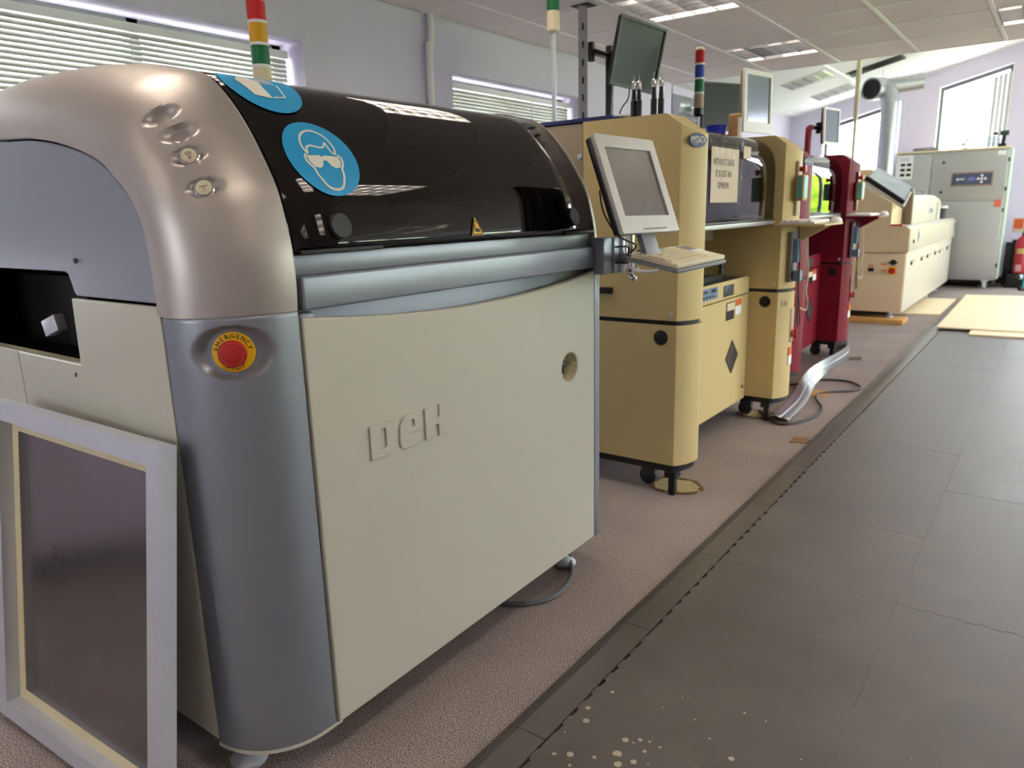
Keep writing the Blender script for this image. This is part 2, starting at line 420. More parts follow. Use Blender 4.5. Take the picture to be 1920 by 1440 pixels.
fbk = part('window_20', plate_xz('window_20', [rect(*WB), rect(WB[0]+.05, WB[1]-.05, WB[2]+.05, WB[3]-.05)], YB-.18, .06), M_wframe); struct(fbk)
part('pane', MB().box(WB[0]+.03, WB[1]-.03, YB-.214, YB-.206, WB[2]+.03, WB[3]-.03), M_pane, fbk)
# white reveals lining the far windows
for i, (a, b, z0) in enumerate(FW[:2]):
    o = part('trim_%d' % (i+1), MB().box(a, a+.012, YF-.005, YF+.13, z0, wtop(a)-.01).box(b-.012, b, YF-.005, YF+.13, z0, wtop(b)-.01).box(a, b, YF-.02, YF+.13, z0-.02, z0+.01), M_trim); struct(o)
o = part('baseboard_far', MB().box(-.80, XR, YF-.02, YF, 0, .11), M_plinth); struct(o)
o = part('baseboard_left', MB().box(XW, XW+.015, YB, YE, 0, .1), M_plinth); struct(o)

# outside hedge, seen reflected in the visors
def shrub(x, y, rx, rz, label, seed):
    rnd = random.Random(seed); bm = bmesh.new(); bmesh.ops.create_icosphere(bm, subdivisions=5, radius=1)
    ph = [rnd.uniform(0, 6) for _ in range(9)]
    for v in bm.verts:
        p = v.co.copy(); d = 0
        for k in range(3):
            f = 4+5*k; d += .10/(k+1)*(sin(f*p.x+ph[k])*sin(f*p.y+ph[k+3])+sin(f*p.z+ph[k+6]))
        v.co = p*(1+d+rnd.uniform(-.05, .05)); v.co = Vector((v.co.x*rx, v.co.y*rx*.8, v.co.z*rz+rz*.9))
    me = bpy.data.meshes.new('hedge_shrub'); bm.to_mesh(me); bm.free()
    o = link('hedge_shrub', me, M_leaf); o.location = (x, y, -.2); tag(o, label, 'shrub', 'hedge outside the windows')
for i in range(9): shrub(-5+2.6*i, 21+random.uniform(-.6, .6), 1.12, (1.0 if i < 3 else 1.5)+random.uniform(-.06, .08), 'bushy yellow-green hedge shrub outside the gable windows', i)
for i in range(7): shrub(10.5+random.uniform(-.4, .4), -3+2.6*i, 1.2, 1.1, 'bushy green hedge shrub outside the aisle windows', 20+i)

# ================================================================== CEILING LIGHTS
def fixture(dead=()):
    root = thing('ceiling_light', 'louvred fluorescent ceiling light with all tubes lit above the machine row', 'ceiling light', (0, 0, 0), 'louvred ceiling lights in the tile grid', local=True)
    w = .585
    hb = MB(); hb.box(0, w, 0, w, .085, .09); hb.box(0, .004, 0, w, .0, .09); hb.box(w-.004, w, 0, w, 0, .09); hb.box(0, w, 0, .004, 0, .09); hb.box(0, w, w-.004, w, 0, .09)
    part('housing', hb, M_tbar, root)
    for i in range(4):
        x = w*(i+.5)/4
        part('tube', MB().cyl((x, .03, .062), (x, w-.03, .062), .013, 10), M_tubeoff if i in dead else M_tube, root)
    me = MB().prism([(-.010, .045), (.010, .045), (.004, 0), (-.004, 0)], lambda u, v, d: V(u, d, v), .006, w-.006).mesh('louvre_rail')
    for i in range(5):
        o = link('louvre_rail', me, M_louvre, root); o.location = (min(max(w*i/4, .012), w-.012), 0, 0)
    me = MB().prism([(-.006, .042), (.006, .042), (.003, .002), (-.003, .002)], lambda u, v, d: V(d, u, v), .006, w-.006).mesh('louvre_blade')
    for i in range(1, 6):
        o = link('louvre_blade', me, M_louvre, root); o.location = (0, w*i/6, 0)
    return root
proto = fixture(); first = True
for x in LIGHT_X:
    for y in LIGHT_Y:
        if x == -2.33 and y == 5.98: r = fixture(dead=(1,)); r['label'] = 'louvred ceiling light with one dead dark tube, in the tile grid'; del r['group']
        elif first: r = proto; first = False
        else: r = copy_tree(proto)
        if x > -2: r['label'] = 'louvred fluorescent ceiling light above the dark aisle mat' if x < 0 else 'louvred fluorescent ceiling light near the windows across the aisle'
        r.location = (x+.0075, y+.0075, ZC)
ang = math.atan(.233)
for k, (x, y) in enumerate([(-3.45, 11.12), (-3.45, 12.63), (.2, 9.0), (.2, 11.2)]):
    r = copy_tree(proto); r.location = (x, y, zs(x)-.012); r.rotation_euler = (0, -ang, 0)
    r['label'] = 'louvred fluorescent light on the white sloping ceiling, '+('left of the black slot vent' if x < -1 else 'above the plywood sheets'); r['group'] = 'louvred lights on the sloping ceiling'

# ================================================================== SCREEN PRINTER (large grey and white machine)
PR = [(-1.305,1.125),(-1.301,1.18),(-1.303,1.246),(-1.313,1.296),(-1.333,1.372),(-1.361,1.427),(-1.404,1.494),(-1.451,1.552),(-1.501,1.60),(-1.549,1.63),(-1.626,1.65),(-1.723,1.67),(-1.9,1.69),(-2.15,1.70)]
QR = [(-1.474,1.125),(-1.473,1.22),(-1.480,1.29),(-1.503,1.345),(-1.535,1.385),(-1.568,1.411),(-1.634,1.455),(-1.766,1.497),(-1.943,1.532),(-2.15,1.55)]
XM = -2.15
def profile(pts, n):
    c = catmull([Vector((a, b, 0)) for a, b in pts], 12); h = resample(c, n)
    full = h+[Vector((2*XM-p.x, p.y, 0)) for p in reversed(h[:-1])]
    return h, full
P_half, P_full = profile(PR, 61); Q_half, Q_full = profile(QR, 61)
P_len = sum((b-a).length for a, b in zip(P_half, P_half[1:]))
def hood_pt(y, s, off=0.):
    """point on the visor surface: y along the machine, s metres up the profile"""
    f = s/P_len*60; i = min(58, max(0, int(f))); t = f-i
    p = P_half[i].lerp(P_half[i+1], t); a = P_half[max(0, i-1)]; b = P_half[min(60, i+2)]
    d = (b-a).normalized(); n = Vector((-d.y*-1, 0, -d.x))      # outward
    n = Vector((d.y, 0, -d.x))
    if n.x < 0 and n.z < 0: n = -n
    return V(p.x, y, p.y)+n*off
Y0, YL, YRr, YE2 = .78, .985, 2.24, 2.290
printer = thing('screen_printer', 'long grey and off-white screen printer with a domed black visor, DEK on its door', 'machine', (-2.1, 1.55, 0))
P_ = printer
# --- end caps (silver dome over the near end)
class Dish:
    def __init__(s, c, tu, tv, a, b, r0, depth):
        s.c, s.tu, s.tv, s.a, s.b, s.r0, s.d = c, tu, tv, a, b, r0, depth; s.n = tu.cross(tv).normalized()
    def disp(s, p):
        v = p-s.c; h = v.dot(s.n)
        if abs(h) > .05: return 0.
        u, w = v.dot(s.tu), v.dot(s.tv); e = math.hypot(u/s.a, w/s.b)
        if e >= 1: return 0.
        i = math.hypot(u, w)/s.r0
        if i <= 1: return s.d
        t = (1-e)/((1-e)+(i-1)*.55+1e-6); t = max(0, min(1, t)); return s.d*t*t*(3-2*t)
def fine(vals, spots, lo, hi, n, n2):
    """parameter list, denser within [lo,hi]"""
    out = [lo*0+vals[0]+(lo-vals[0])*i/n for i in range(n)]+[lo+(hi-lo)*i/n2 for i in range(n2)]+[hi+(vals[1]-hi)*i/n for i in range(n+1)]
    return out
def cap_pt(u, s, yP, yQ):
    f = u*120; i = min(119, int(f)); t = f-i
    p = P_full[i].lerp(P_full[i+1], t); q = Q_full[i].lerp(Q_full[i+1], t)
    k = sin(s*pi/2); y = yQ+(yP-yQ)*(1-cos(s*pi/2))
    return V(q.x+(p.x-q.x)*k, y, q.y+(p.y-q.y)*k)
# panel dishes on the dome: find parameter pairs for the photographed spots (points on the real surface)
spots = [V(-1.549, .87, 1.541), V(-1.487, .87, 1.499), V(-1.438, .86, 1.442), V(-1.404, .865, 1.377)]
dishes = []
for sp in spots:
    best = None
    dirn = (sp-CAM).normalized()
    for iu in range(0, 61):
        for js in range(10, 96, 2):
            p = cap_pt(iu/120, js/100, YL, Y0); w = p-CAM; d = (w-dirn*w.dot(dirn)).length
            if best is None or d < best[0]: best = (d, iu/120, js/100)
    _, u, s = best
    c = cap_pt(u, s, YL, Y0); ts = (cap_pt(u, s+.01, YL, Y0)-cap_pt(u, s-.01, YL, Y0)).normalized(); tu = (cap_pt(u+.005, s, YL, Y0)-cap_pt(u-.005, s, YL, Y0)).normalized()
    tu = (tu-ts*tu.dot(ts)).normalized(); n = ts.cross(tu).normalized()
    dsh = Dish(c, ts, tu, .048, .0200, .0170, .0115)
    if n.x < 0: dsh.n = -dsh.n
    dishes.append(dsh)
us = fine((0, 1), None, .08, .34, 12, 150); ss = [i/110 for i in range(111)]
rows = []
for u in us:
    row = []
    for s in ss:
        p = cap_pt(u, s, YL, Y0)
        dd = 0; nn = None
        for dsh in dishes:
            d = dsh.disp(p)
            if d > 0: dd = d; nn = dsh.n; break
        if dd: p = p-nn*dd
        row.append(p)
    # short straight return to the visor and a lip round the flat end
    p = cap_pt(u, 1, YL, Y0); q = cap_pt(u, 0, YL, Y0)
    f = u*120; i = min(119, int(f)); t = f-i; ctr = V(XM, Y0, 1.30); inn = (V(ctr.x, 0, ctr.z)-V(q.x, 0, q.z)); inn = inn.normalized()
    lip = [q+inn*.024+V(0, .03, 0), q+inn*.024+V(0, .0035, 0), q+inn*.021]
    inward = (V(XM, 0, 1.2)-V(p.x, 0, p.z)).normalized()
    row = lip+row+[p+V(0, .004, 0)+inward*.002, p+V(0, .004, 0)+inward*.03]
    rows.append(row)
capo = part('end_cap', MB().grid(rows), M_silver, P_, 'silver domed end cap with four oval dishes')
bm_ = bmesh.new(); bm_.from_mesh(capo.data); bmesh.ops.recalc_face_normals(bm_, faces=bm_.faces); bm_.to_mesh(capo.data); bm_.free(); smooth(capo.data, 40)
# push buttons in the two lower dishes
for k in (2, 3):
    d = dishes[k]; n = d.n; b0 = d.c-n*(d.d-.001)
    b = part('push_button', MB().lathe([(.021, 0), (.021, .006), (.0185, .009), (.0165, .009), (.0165, .006), (.0, .006)], b0, n, 28), M_chrome, P_)
    part('button_face', MB().lathe([(.0155, .004), (.0155, .0085), (.014, .0095), (0, .0095)], b0, n, 24), M_offwhite, b)
    up = d.tv; rt = up.cross(n)
    rt = rt if rt.y > 0 else -rt
    ic = MB(); o_ = b0+n*.0102
    def bar(a, c, w=.0009):
        a = o_+rt*a[0]+up*a[1]; c = o_+rt*c[0]+up*c[1]; ax = (c-a).normalized(); ic.obox((a+c)/2, (ax, n.cross(ax), n), ((c-a).length, w, .0006))
    if k == 3: bar((-.008, .002), (.008, .002)); bar((0, .002), (0, -.008))
    else:
        for a in range(-2, 3):
            t = radians(90+a*36); bar((.004*cos(t), .002+.004*sin(t)), (.008*cos(t), .002+.008*sin(t)))
        for a in range(8):
            t0, t1 = radians(-30+a*30), radians(a*30)
            bar((.003*cos(t0), .0005+.003*sin(t0)), (.003*cos(t1), .0005+.003*sin(t1)))
        bar((-.0015, -.002), (-.0015, -.008)); bar((.0015, -.002), (.0015, -.008)); bar((-.0015, -.008), (.0015, -.008))
    part('button_symbol', ic, M_ink, b)
# far end cap (mirrored, tighter)
def far_pt(iu, k):
    p = P_full[iu]; q = Q_full[iu]; q = p.lerp(q, .22); t = k*pi/2
    return V(q.x+(p.x-q.x)*sin(t), YE2-(YE2-YRr-.005)*(1-cos(t)), q.y+(p.y-q.y)*sin(t))
rows = []
for iu in range(0, 121, 2):
    inw = (V(XM, 0, 1.2)-V(P_full[iu].x, 0, P_full[iu].y)).normalized()
    rows.append([V(Q_full[iu].x, YE2, Q_full[iu].y)]+[far_pt(iu, s/14) for s in range(15)]+[far_pt(iu, 1)-V(0, .003, 0)+inw*.03])
far_cap = part('end_cap', MB().grid(rows), M_silver, P_)
bm_ = bmesh.new(); bm_.from_mesh(far_cap.data); bmesh.ops.recalc_face_normals(bm_, faces=bm_.faces); bm_.to_mesh(far_cap.data); bm_.free(); smooth(far_cap.data, 40)
part('end_wall', MB().prism([(p.x, p.y) for p in Q_full[::4]]+[(-2.81, .12), (-1.48, .12)], lambda u, v, d: V(u, d, v), YE2-.006, YE2), M_greypanel, P_)
# --- visor
s_bot = .122; rows = []
for i in range(0, 121):
    j = i if i <= 60 else 120-i
    s = P_len*j/60
    if j < 60*s_bot/P_len and i <= 60: continue
    a = P_full[max(0, i-1)]; b = P_full[min(120, i+1)]; d = (b-a).normalized(); n = Vector((d.y, 0, -d.x)); p = P_full[i]; c = V(p.x, 0, p.y)-n*.003
    rows.append([V(c.x, YL+.012+(YRr-.012-YL)*k/8, c.z) for k in range(9)])
p0 = hood_pt(0, s_bot, -.003); rows.insert(0, [V(p0.x, YL+.012+(YRr-.012-YL)*k/8, p0.z) for k in range(9)])
visor = part('visor', MB().grid(rows), M_acryl, P_, 'domed black glossy visor')
bm_ = bmesh.new(); bm_.from_mesh(visor.data); bmesh.ops.recalc_face_normals(bm_, faces=bm_.faces); bm_.to_mesh(visor.data); bm_.free(); smooth(visor.data, 60)
md = visor.modifiers.new('thickness', 'SOLIDIFY'); md.thickness = .006; md.offset = -1
pz = hood_pt(0, s_bot, 0)
part('visor_edge_strip', MB().box(pz.x-.006, pz.x+.004, YL+.02, 1.245, pz.z-.006, pz.z+.004, .002), M_black, visor)
part('visor_edge_strip', MB().box(pz.x-.006, pz.x+.004, 2.06, YRr-.005, pz.z-.006, pz.z+.004, .002), M_black, visor)
for y, s in ((1.126, .173), (2.117, .173)):
    c = hood_pt(y, s, -.004); n = (hood_pt(y, s, .02)-c).normalized()
    k = part('visor_knob', MB().lathe([(.030, 0), (.030, .012), (.027, .015), (0, .015)], c, n, 32), M_blackpl, visor)
# --- signs on the visor
def disc_on_hood(y0, s0, r, off=.0012, rings=10, seg=64):
    mb = MB(); rows = []
    for k in range(seg):
        t = 2*pi*k/seg; rows.append([hood_pt(y0+r*(j+.001)/rings*cos(t), s0+r*(j+.001)/rings*sin(t), off) for j in range(rings+1)])
    return mb.grid(rows, closed_u=True)
def ribbon_on_hood(mb, pts, y0, s0, r, w, off=.0022):
    pp = resample(catmull([Vector((a, b, 0)) for a, b in pts], 6), max(8, int(len(pts)*5)))
    L_, R_ = [], []
    for i, p in enumerate(pp):
        t = (pp[min(i+1, len(pp)-1)]-pp[max(i-1, 0)]).normalized(); n = Vector((-t.y, t.x, 0))
        L_.append(hood_pt(y0+r*(p.x+n.x*w), s0+r*(p.y+n.y*w), off)); R_.append(hood_pt(y0+r*(p.x-n.x*w), s0+r*(p.y-n.y*w), off))
    mb.grid([L_, R_]); return mb
def fill_on_hood(mb, poly, y0, s0, r, off=.0022):
    bm = bmesh.new(); f = bm.faces.new([bm.verts.new((a, b, 0)) for a, b in poly]); bmesh.ops.triangulate(bm, faces=[f])
    for _ in range(3):
        es = [e for e in bm.edges if e.calc_length() > .15]
        if es: bmesh.ops.subdivide_edges(bm, edges=es, cuts=1); bmesh.ops.triangulate(bm, faces=bm.faces[:])
    for v in bm.verts: v.co = hood_pt(y0+r*v.co.x, s0+r*v.co.y, off)
    return mb.merge(bm)
def facing_out(o):
    bm = bmesh.new(); bm.from_mesh(o.data); bm.normal_update()
    for f in bm.faces:
        if f.normal.dot(V(1, 0, .6)) < 0: f.normal_flip()
    bm.to_mesh(o.data); bm.free(); return o
gy_, gs_, gr_ = 1.146, .340, .098
sg = facing_out(part('eye_protection_sign', disc_on_hood(gy_, gs_, gr_), M_blue, P_, 'round blue wear-goggles sign'))
pm = MB()
ribbon_on_hood(pm, [(-.40, .06), (-.46, .30), (-.36, .56), (-.12, .72), (.12, .72), (.34, .58), (.46, .30), (.42, .06)], gy_, gs_, gr_, .028)
ribbon_on_hood(pm, [(-.38, .10), (-.34, .24), (-.20, .30), (.02, .26), (.16, .28), (.26, .40), (.30, .22), (.38, .08)], gy_, gs_, gr_, .026)
ribbon_on_hood(pm, [(-.46, .06), (-.52, -.04), (-.48, -.20), (-.40, -.30), (-.36, -.50), (-.22, -.76), (-.06, -.84), (.10, -.84), (.24, -.76), (.38, -.50), (.42, -.30), (.50, -.20), (.54, -.02), (.46, .06)], gy_, gs_, gr_, .030)
fill_on_hood(pm, [(-.46, .02), (-.10, .04), (-.02, .00), (.06, .04), (.46, .02), (.47, -.12), (.40, -.26), (.26, -.30), (.14, -.24), (.06, -.10), (-.04, -.10), (-.10, -.24), (-.22, -.31), (-.36, -.27), (-.44, -.14)], gy_, gs_, gr_)
facing_out(part('goggles_symbol', pm, M_signw, sg))
hy, hs, hr = 1.103, .560, .098
sg = facing_out(part('glove_sign', disc_on_hood(hy, hs, hr), M_blue, P_, 'round blue wear-gloves sign'))
pm = MB()
fill_on_hood(pm, [(-.42, -.46), (.02, -.52), (.0, -.10), (.06, .20), (-.02, .22), (-.08, .02), (-.10, .42), (-.17, .42), (-.19, .08), (-.22, .46), (-.29, .46), (-.31, .08), (-.36, .40), (-.42, .38), (-.42, .0), (-.52, .18), (-.58, .14), (-.48, -.18)], hy, hs, hr)
ribbon_on_hood(pm, [(.06, -.50), (.12, -.47), (.36, -.44), (.42, -.42), (.44, -.30), (.50, .10)], hy, hs, hr, .022)
for x0 in (.10, .22, .34): ribbon_on_hood(pm, [(x0, .10), (x0+.01, .36), (x0+.05, .42), (x0+.09, .36), (x0+.10, .10)], hy, hs, hr, .02)
facing_out(part('glove_symbol', pm, M_signw, sg))
wt = MB(); fill_on_hood(wt, [(-1, -.85), (1, -.85), (.08, .95), (-.08, .95)], 1.609, .156, .027, .0012)
ws = facing_out(part('hand_hazard_sign', wt, M_yellow, P_, 'yellow triangle hand hazard sticker'))
wt = MB(); ribbon_on_hood(wt, [(-.84, -.76), (.84, -.76)], 1.609, .156, .027, .05); ribbon_on_hood(wt, [(.84, -.76), (0, .80)], 1.609, .156, .027, .05); ribbon_on_hood(wt, [(0, .80), (-.84, -.76)], 1.609, .156, .027, .05)
fill_on_hood(wt, [(-.32, -.5), (.36, -.5), (.40, -.30), (.10, -.10), (-.20, -.12), (-.36, -.30)], 1.609, .156, .027); ribbon_on_hood(wt, [(-.25, .30), (-.25, 0), (-.2, -.15)], 1.609, .156, .027, .05)
facing_out(part('hazard_symbol', wt, M_ink, ws))
# --- grab bars under the visor
part('visor_frame', MB().box(-1.36, -1.316, YL+.006, YRr-.004, 1.196, 1.242, .004), M_greypaint, P_)
part('lift_bar', MB().box(-1.36, -1.297, YL+.014, YRr-.004, 1.122, 1.196, .006, 3), M_greypaint, P_)
part('handle_recess', MB().box(-1.40, -1.335, YL+.004, YRr, .98, 1.122, .004).box(-1.335, -1.306, YL+.006, YL+.05, 1.085, 1.118, .01), M_greypanel, P_)
part('inner_frame', MB().box(-2.79, -1.36, YL-.02, YRr+.04, .16, 1.17).box(-2.7, -1.37, YL+.03, YRr, 1.17, 1.24), M_black, P_)
# --- corner posts (rounded column at each front corner)
def post(yP, yQ, z0, z1, dish=None, nt=70, zl=None, rnd=.006):
    rows = []
    zlist = zl or [z0+rnd*(1-cos(a*pi/8)) for a in range(0)]+[z0, z0+rnd*.4, z0+rnd]+[z0+rnd+(z1-z0-2*rnd)*i/10 for i in range(1, 10)]+[z1-rnd, z1-rnd*.4, z1]
    flat = .03*(1 if yP > yQ else -1)
    for z in zlist:
        ins = 0
        if z < z0+rnd: ins = rnd*(1-math.sqrt(max(0, 1-((z0+rnd-z)/rnd)**2)))
        if z > z1-rnd: ins = rnd*(1-math.sqrt(max(0, 1-((z-z1+rnd)/rnd)**2)))
        row = []
        a, b = .178, (yP-flat)-yQ
        for k in range(nt+1):
            t = pi/2*k/nt; p = V(-1.478+a*sin(t)-ins*sin(t), yQ+b*(1-cos(t))+(ins*cos(t) if b > 0 else -ins*cos(t)), z)
            if dish:
                d = dish.disp(p)
                if d: p = p-dish.n*d
            row.append(p)
        row.append(V(-1.3-ins+.0008, yP-flat*.35, z)); row.append(V(-1.3-ins-.002, yP, z)); row.append(V(-1.33, yP, z))
        row.insert(0, V(-1.478-.004, yQ+.012*(1 if b > 0 else -1), z))
        rows.append(row)
    mb = MB().grid(rows)
    fs_ = mb.bm.faces.new
    for r in (rows[0], rows[-1]):
        pass
    return mb
th = math.asin((-1.340+1.478)/.178); ec = V(-1.340, Y0+.175*(1-cos(th)), 1.052)
nrm = V(sin(th)/.178, -cos(th)/.175, 0).normalized(); tu = V(0, 0, 1).cross(nrm).normalized()
ed = Dish(ec, tu, V(0, 0, 1), .088, .058, .048, .020); ed.n = nrm
zl = [.108, .110, .114]+[.114+.8*i/10 for i in range(1, 11)]+[.93+.21*i/70 for i in range(0, 63)]+[1.120, 1.1235, 1.125]
po = part('corner_post', post(YL, Y0, .108, 1.125, ed, 110, zl), M_greypaint, P_, 'rounded grey corner post with an oval recess')
part('corner_post', post(YRr+.004, YE2, .108, 1.120), M_greypaint, P_)
for o_ in (po,): pass
part('post_foot_trim', MB().prism([(-1.482+.18*sin(pi/2*k/16), Y0+.177*(1-cos(pi/2*k/16))) for k in range(17)]+[(-1.302, YL+.02), (-1.45, YL+.02)], lambda u, v, d: V(u, v, d), .098, .1075), M_door, P_)
# emergency stop
bs = ec-nrm*.0195
es = part('emergency_plate', MB().lathe([(.0425, 0), (.0425, .003), (.041, .004), (0, .004)], bs, nrm, 48), M_yellow, P_, 'yellow EMERGENCY STOP ring')
part('stop_button', MB().lathe([(.016, .004), (.016, .016), (.024, .018), (.0285, .024), (.0285, .030), (.026, .034), (.022, .0355), (.0205, .0345), (.018, .0355), (0, .0355)], bs, nrm, 40), M_estop, es, 'red mushroom stop button')
letters = []
def ring_text(word, r, mid, step, flip=False):
    for i, ch in enumerate(word):
        a = mid+(i-(len(word)-1)/2)*step*(1 if flip else -1); a = radians(a)
        me = text_mesh(ch, .0135, .0003)
        rad = tu*cos(a)+AZ*sin(a); tan = tu*-sin(a)+AZ*cos(a)
        if flip: rt, up = tan, -rad
        else: rt, up = -tan, rad
        place(me, bs+nrm*.0045+rad*r, rt, up, nrm); letters.append(me)
ring_text('EMERGENCY', .0335, 90, 19); ring_text('STOP', .0335, 270, 19, True)
part('emergency_lettering', join_meshes('emergency_lettering', letters), M_ink, es)
# --- front door with raised lettering and a lock hole
arc = []
for i in range(25):
    t = i/24; y = .990+(2.232-.990)*t; arc.append((y, 1.110-.040*(1-(2*t-1)**2)))
door_loops = [[(.992, .105), (2.232, .118)]+arc[::-1], circle(2.068, .800, .049, 36)]
dr = part('front_door', plate_yz('front_door', door_loops, -1.296, .026, .005), M_door, P_, 'off-white front door with a curved top edge')
part('lock_cup', MB().cyl((-1.345, 2.068, .80), (-1.300, 2.068, .80), .048, 32, cap=False).cyl((-1.346, 2.068, .80), (-1.342, 2.068, .80), .049, 32), M_offwhite, dr)
part('door_lock', MB().cyl((-1.343, 2.068, .805), (-1.325, 2.068, .805), .022, 20, bev=.003).box(-1.33, -1.318, 2.055, 2.081, .796, .815, .003).box(-1.328, -1.320, 2.062, 2.070, .775, .80, .002), M_blackpl, dr)
def letter(loops, y0, z0, w, h):
    return [[(y0+a*w, z0+b*h) for a, b in lp] for lp in loops]
D_ = [[(0, 0), (.62, 0), (.78, .04), (.92, .16), (1, .34), (1, .80), (.97, .90), (.90, .97), (.80, 1), (0, 1)], [(.36, .26), (.36, .80), (.40, .84), (.54, .84), (.58, .80), (.58, .30), (.54, .26)]]
E_ = [[(.16, 0), (.70, 0), (.86, .06), (.97, .20), (1, .32), (.52, .32), (.44, .34), (.44, .42), (1, .42), (1, .86), (.95, .95), (.86, 1), (.34, 1), (.16, .92), (.05, .78), (0, .60), (0, .18), (.05, .06)], [(.42, .60), (.42, .78), (.47, .82), (.60, .82), (.64, .78), (.64, .60)]]
K_ = [[(0, 0), (.34, 0), (.34, .34), (.38, .40), (.50, .40), (.54, .34), (.54, 0), (.92, 0), (.92, .36), (.84, .48), (.74, .52), (.88, .60), (.96, .72), (.96, 1), (.60, 1), (.60, .66), (.55, .60), (.42, .60), (.36, .60), (.36, 1), (0, 1)]]
for L_, y0, w in ((D_, 1.153, .090), (E_, 1.252, .084), (K_, 1.346, .094)):
    part('raised_letter', plate_yz('raised_letter', letter(L_, y0, .737, w, .086), -1.2905, .008, .0018), M_door, dr)
# --- near end panels
arch = [(p.x, p.y) for p in Q_half]; ctr = V(XM, 1.30, 0)
ins = []
for p in Q_half:
    d = (ctr-p).normalized(); ins.append((p.x+d.x*.029, p.y+d.y*.029))
ins = [q for q in ins if q[1] > 1.152]
up_panel = [(ins[0][0], 1.152)]+ins[::3]+[(2*XM-a, b) for a, b in ins[::-3]]+[(2*XM-ins[0][0], 1.152), (-2.62, 1.152), (-2.615, 1.195), (-2.595, 1.208), (-1.905, 1.208), (-1.89, 1.203), (-1.884, 1.192), (-1.872, 1.162), (-1.862, 1.152)]
part('upper_end_panel', plate_xz('upper_end_panel', [up_panel], Y0+.004, .014, .003), M_greypanel, P_, 'blue-grey arched end panel')
pts = [(-1.487, .112), (-1.487, 1.146), (-1.884, 1.146), (-1.892, .985), (-2.260, .985), (-2.260, .112)]
part('lower_end_panel', plate_xz('lower_end_panel', [pts], Y0, .016, .004), M_door, P_)
pts = [(-2.266, .112), (-2.266, .985), (-2.62, .985), (-2.62, 1.146), (-2.80, 1.146), (-2.80, .112)]
part('lower_end_panel', plate_xz('lower_end_panel', [pts], Y0, .016, .004), M_door, P_)
part('opening_sill', MB().box(-2.62, -1.892, Y0+.012, Y0+.05, .965, .978), M_offwhite, P_)
part('panel_screw', MB().cyl((-1.835, Y0-.001, 1.235), (-1.835, Y0+.008, 1.235), .006, 14).cyl((-1.925, Y0-.001, .955), (-1.925, Y0+.008, .955), .006, 14), M_dkgrey, P_)
# inside the board opening
op = part('board_tunnel', MB().box(-2.72, -1.84, Y0+.26, Y0+.27, .92, 1.24).box(-2.72, -1.84, Y0+.02, Y0+.27, .93, .96).box(-2.72, -1.84, Y0+.02, Y0+.27, 1.225, 1.24).box(-1.85, -1.84, Y0+.02, Y0+.27, .93, 1.24).box(-2.72, -2.71, Y0+.02, Y0+.27, .93, 1.24), mat('tunnel_shade_black', '030303', .8, spec=.1), P_)  # near-black walls stand in for the shade inside the opening
part('belt_rail', MB().box(-2.10, -1.90, Y0+.10, Y0+.13, 1.035, 1.095, .028, 4), M_blackpl, op)
part('connector', MB().obox(V(-2.155, Y0+.06, 1.055), (V(.9, .2, .35).normalized(), V(-.2, .98, 0).normalized(), V(-.35, 0, .93).normalized()), (.06, .03, .045), .004), M_alu, op)
part('guide_plate', MB().box(-1.955, -1.925, Y0+.07, Y0+.075, .985, 1.06), M_grey, op)
# feet
for x, y in ((-1.496, .86), (-1.40, 2.18), (-2.70, .90), (-2.70, 2.18)):
    part('levelling_foot', MB().lathe([(.045, 0), (.045, .008), (.030, .022), (.012, .030), (.012, .17), (0, .17)], (x, y, 0), AZ, 24).lathe([(.021, .046), (.021, .060), (0, .060)], (x, y, 0), AZ, 6), M_alu, P_)
part('base_frame', MB().box(-2.78, -1.36, .83, 2.30, .16, .20), M_black, P_)
# hinge bracket for the operator screen
br = part('arm_bracket', MB().box(-1.36, -1.262, 2.238, 2.31, 1.098, 1.224, .004).box(-1.30, -1.255, 2.30, 2.345, 1.098, 1.222, .006), M_greypaint, P_, 'grey hinge bracket of the screen arm')
part('hinge_tube', MB().cyl((-1.262, 2.356, 1.098), (-1.262, 2.356, 1.222), .018, 20, bev=.002), M_alu, br)
part('bracket_clip', MB().tube([(-1.25, 2.30, 1.19), (-1.235, 2.36, 1.188), (-1.245, 2.385, 1.17), (-1.245, 2.385, 1.15), (-1.235, 2.36, 1.132), (-1.25, 2.30, 1.135)], .003, 8), M_black, br)
part('screen_arm', MB().cyl((-1.245, 2.40, 1.10), (-1.245, 2.40, 1.24), .014, 14).box(-1.26, -1.18, 2.33, 2.42, 1.135, 1.165, .006).tube([(-1.245, 2.39, 1.10), (-1.22, 2.37, 1.078), (-1.20, 2.345, 1.078), (-1.215, 2.33, 1.095)], .010, 8), M_chrome, P_)

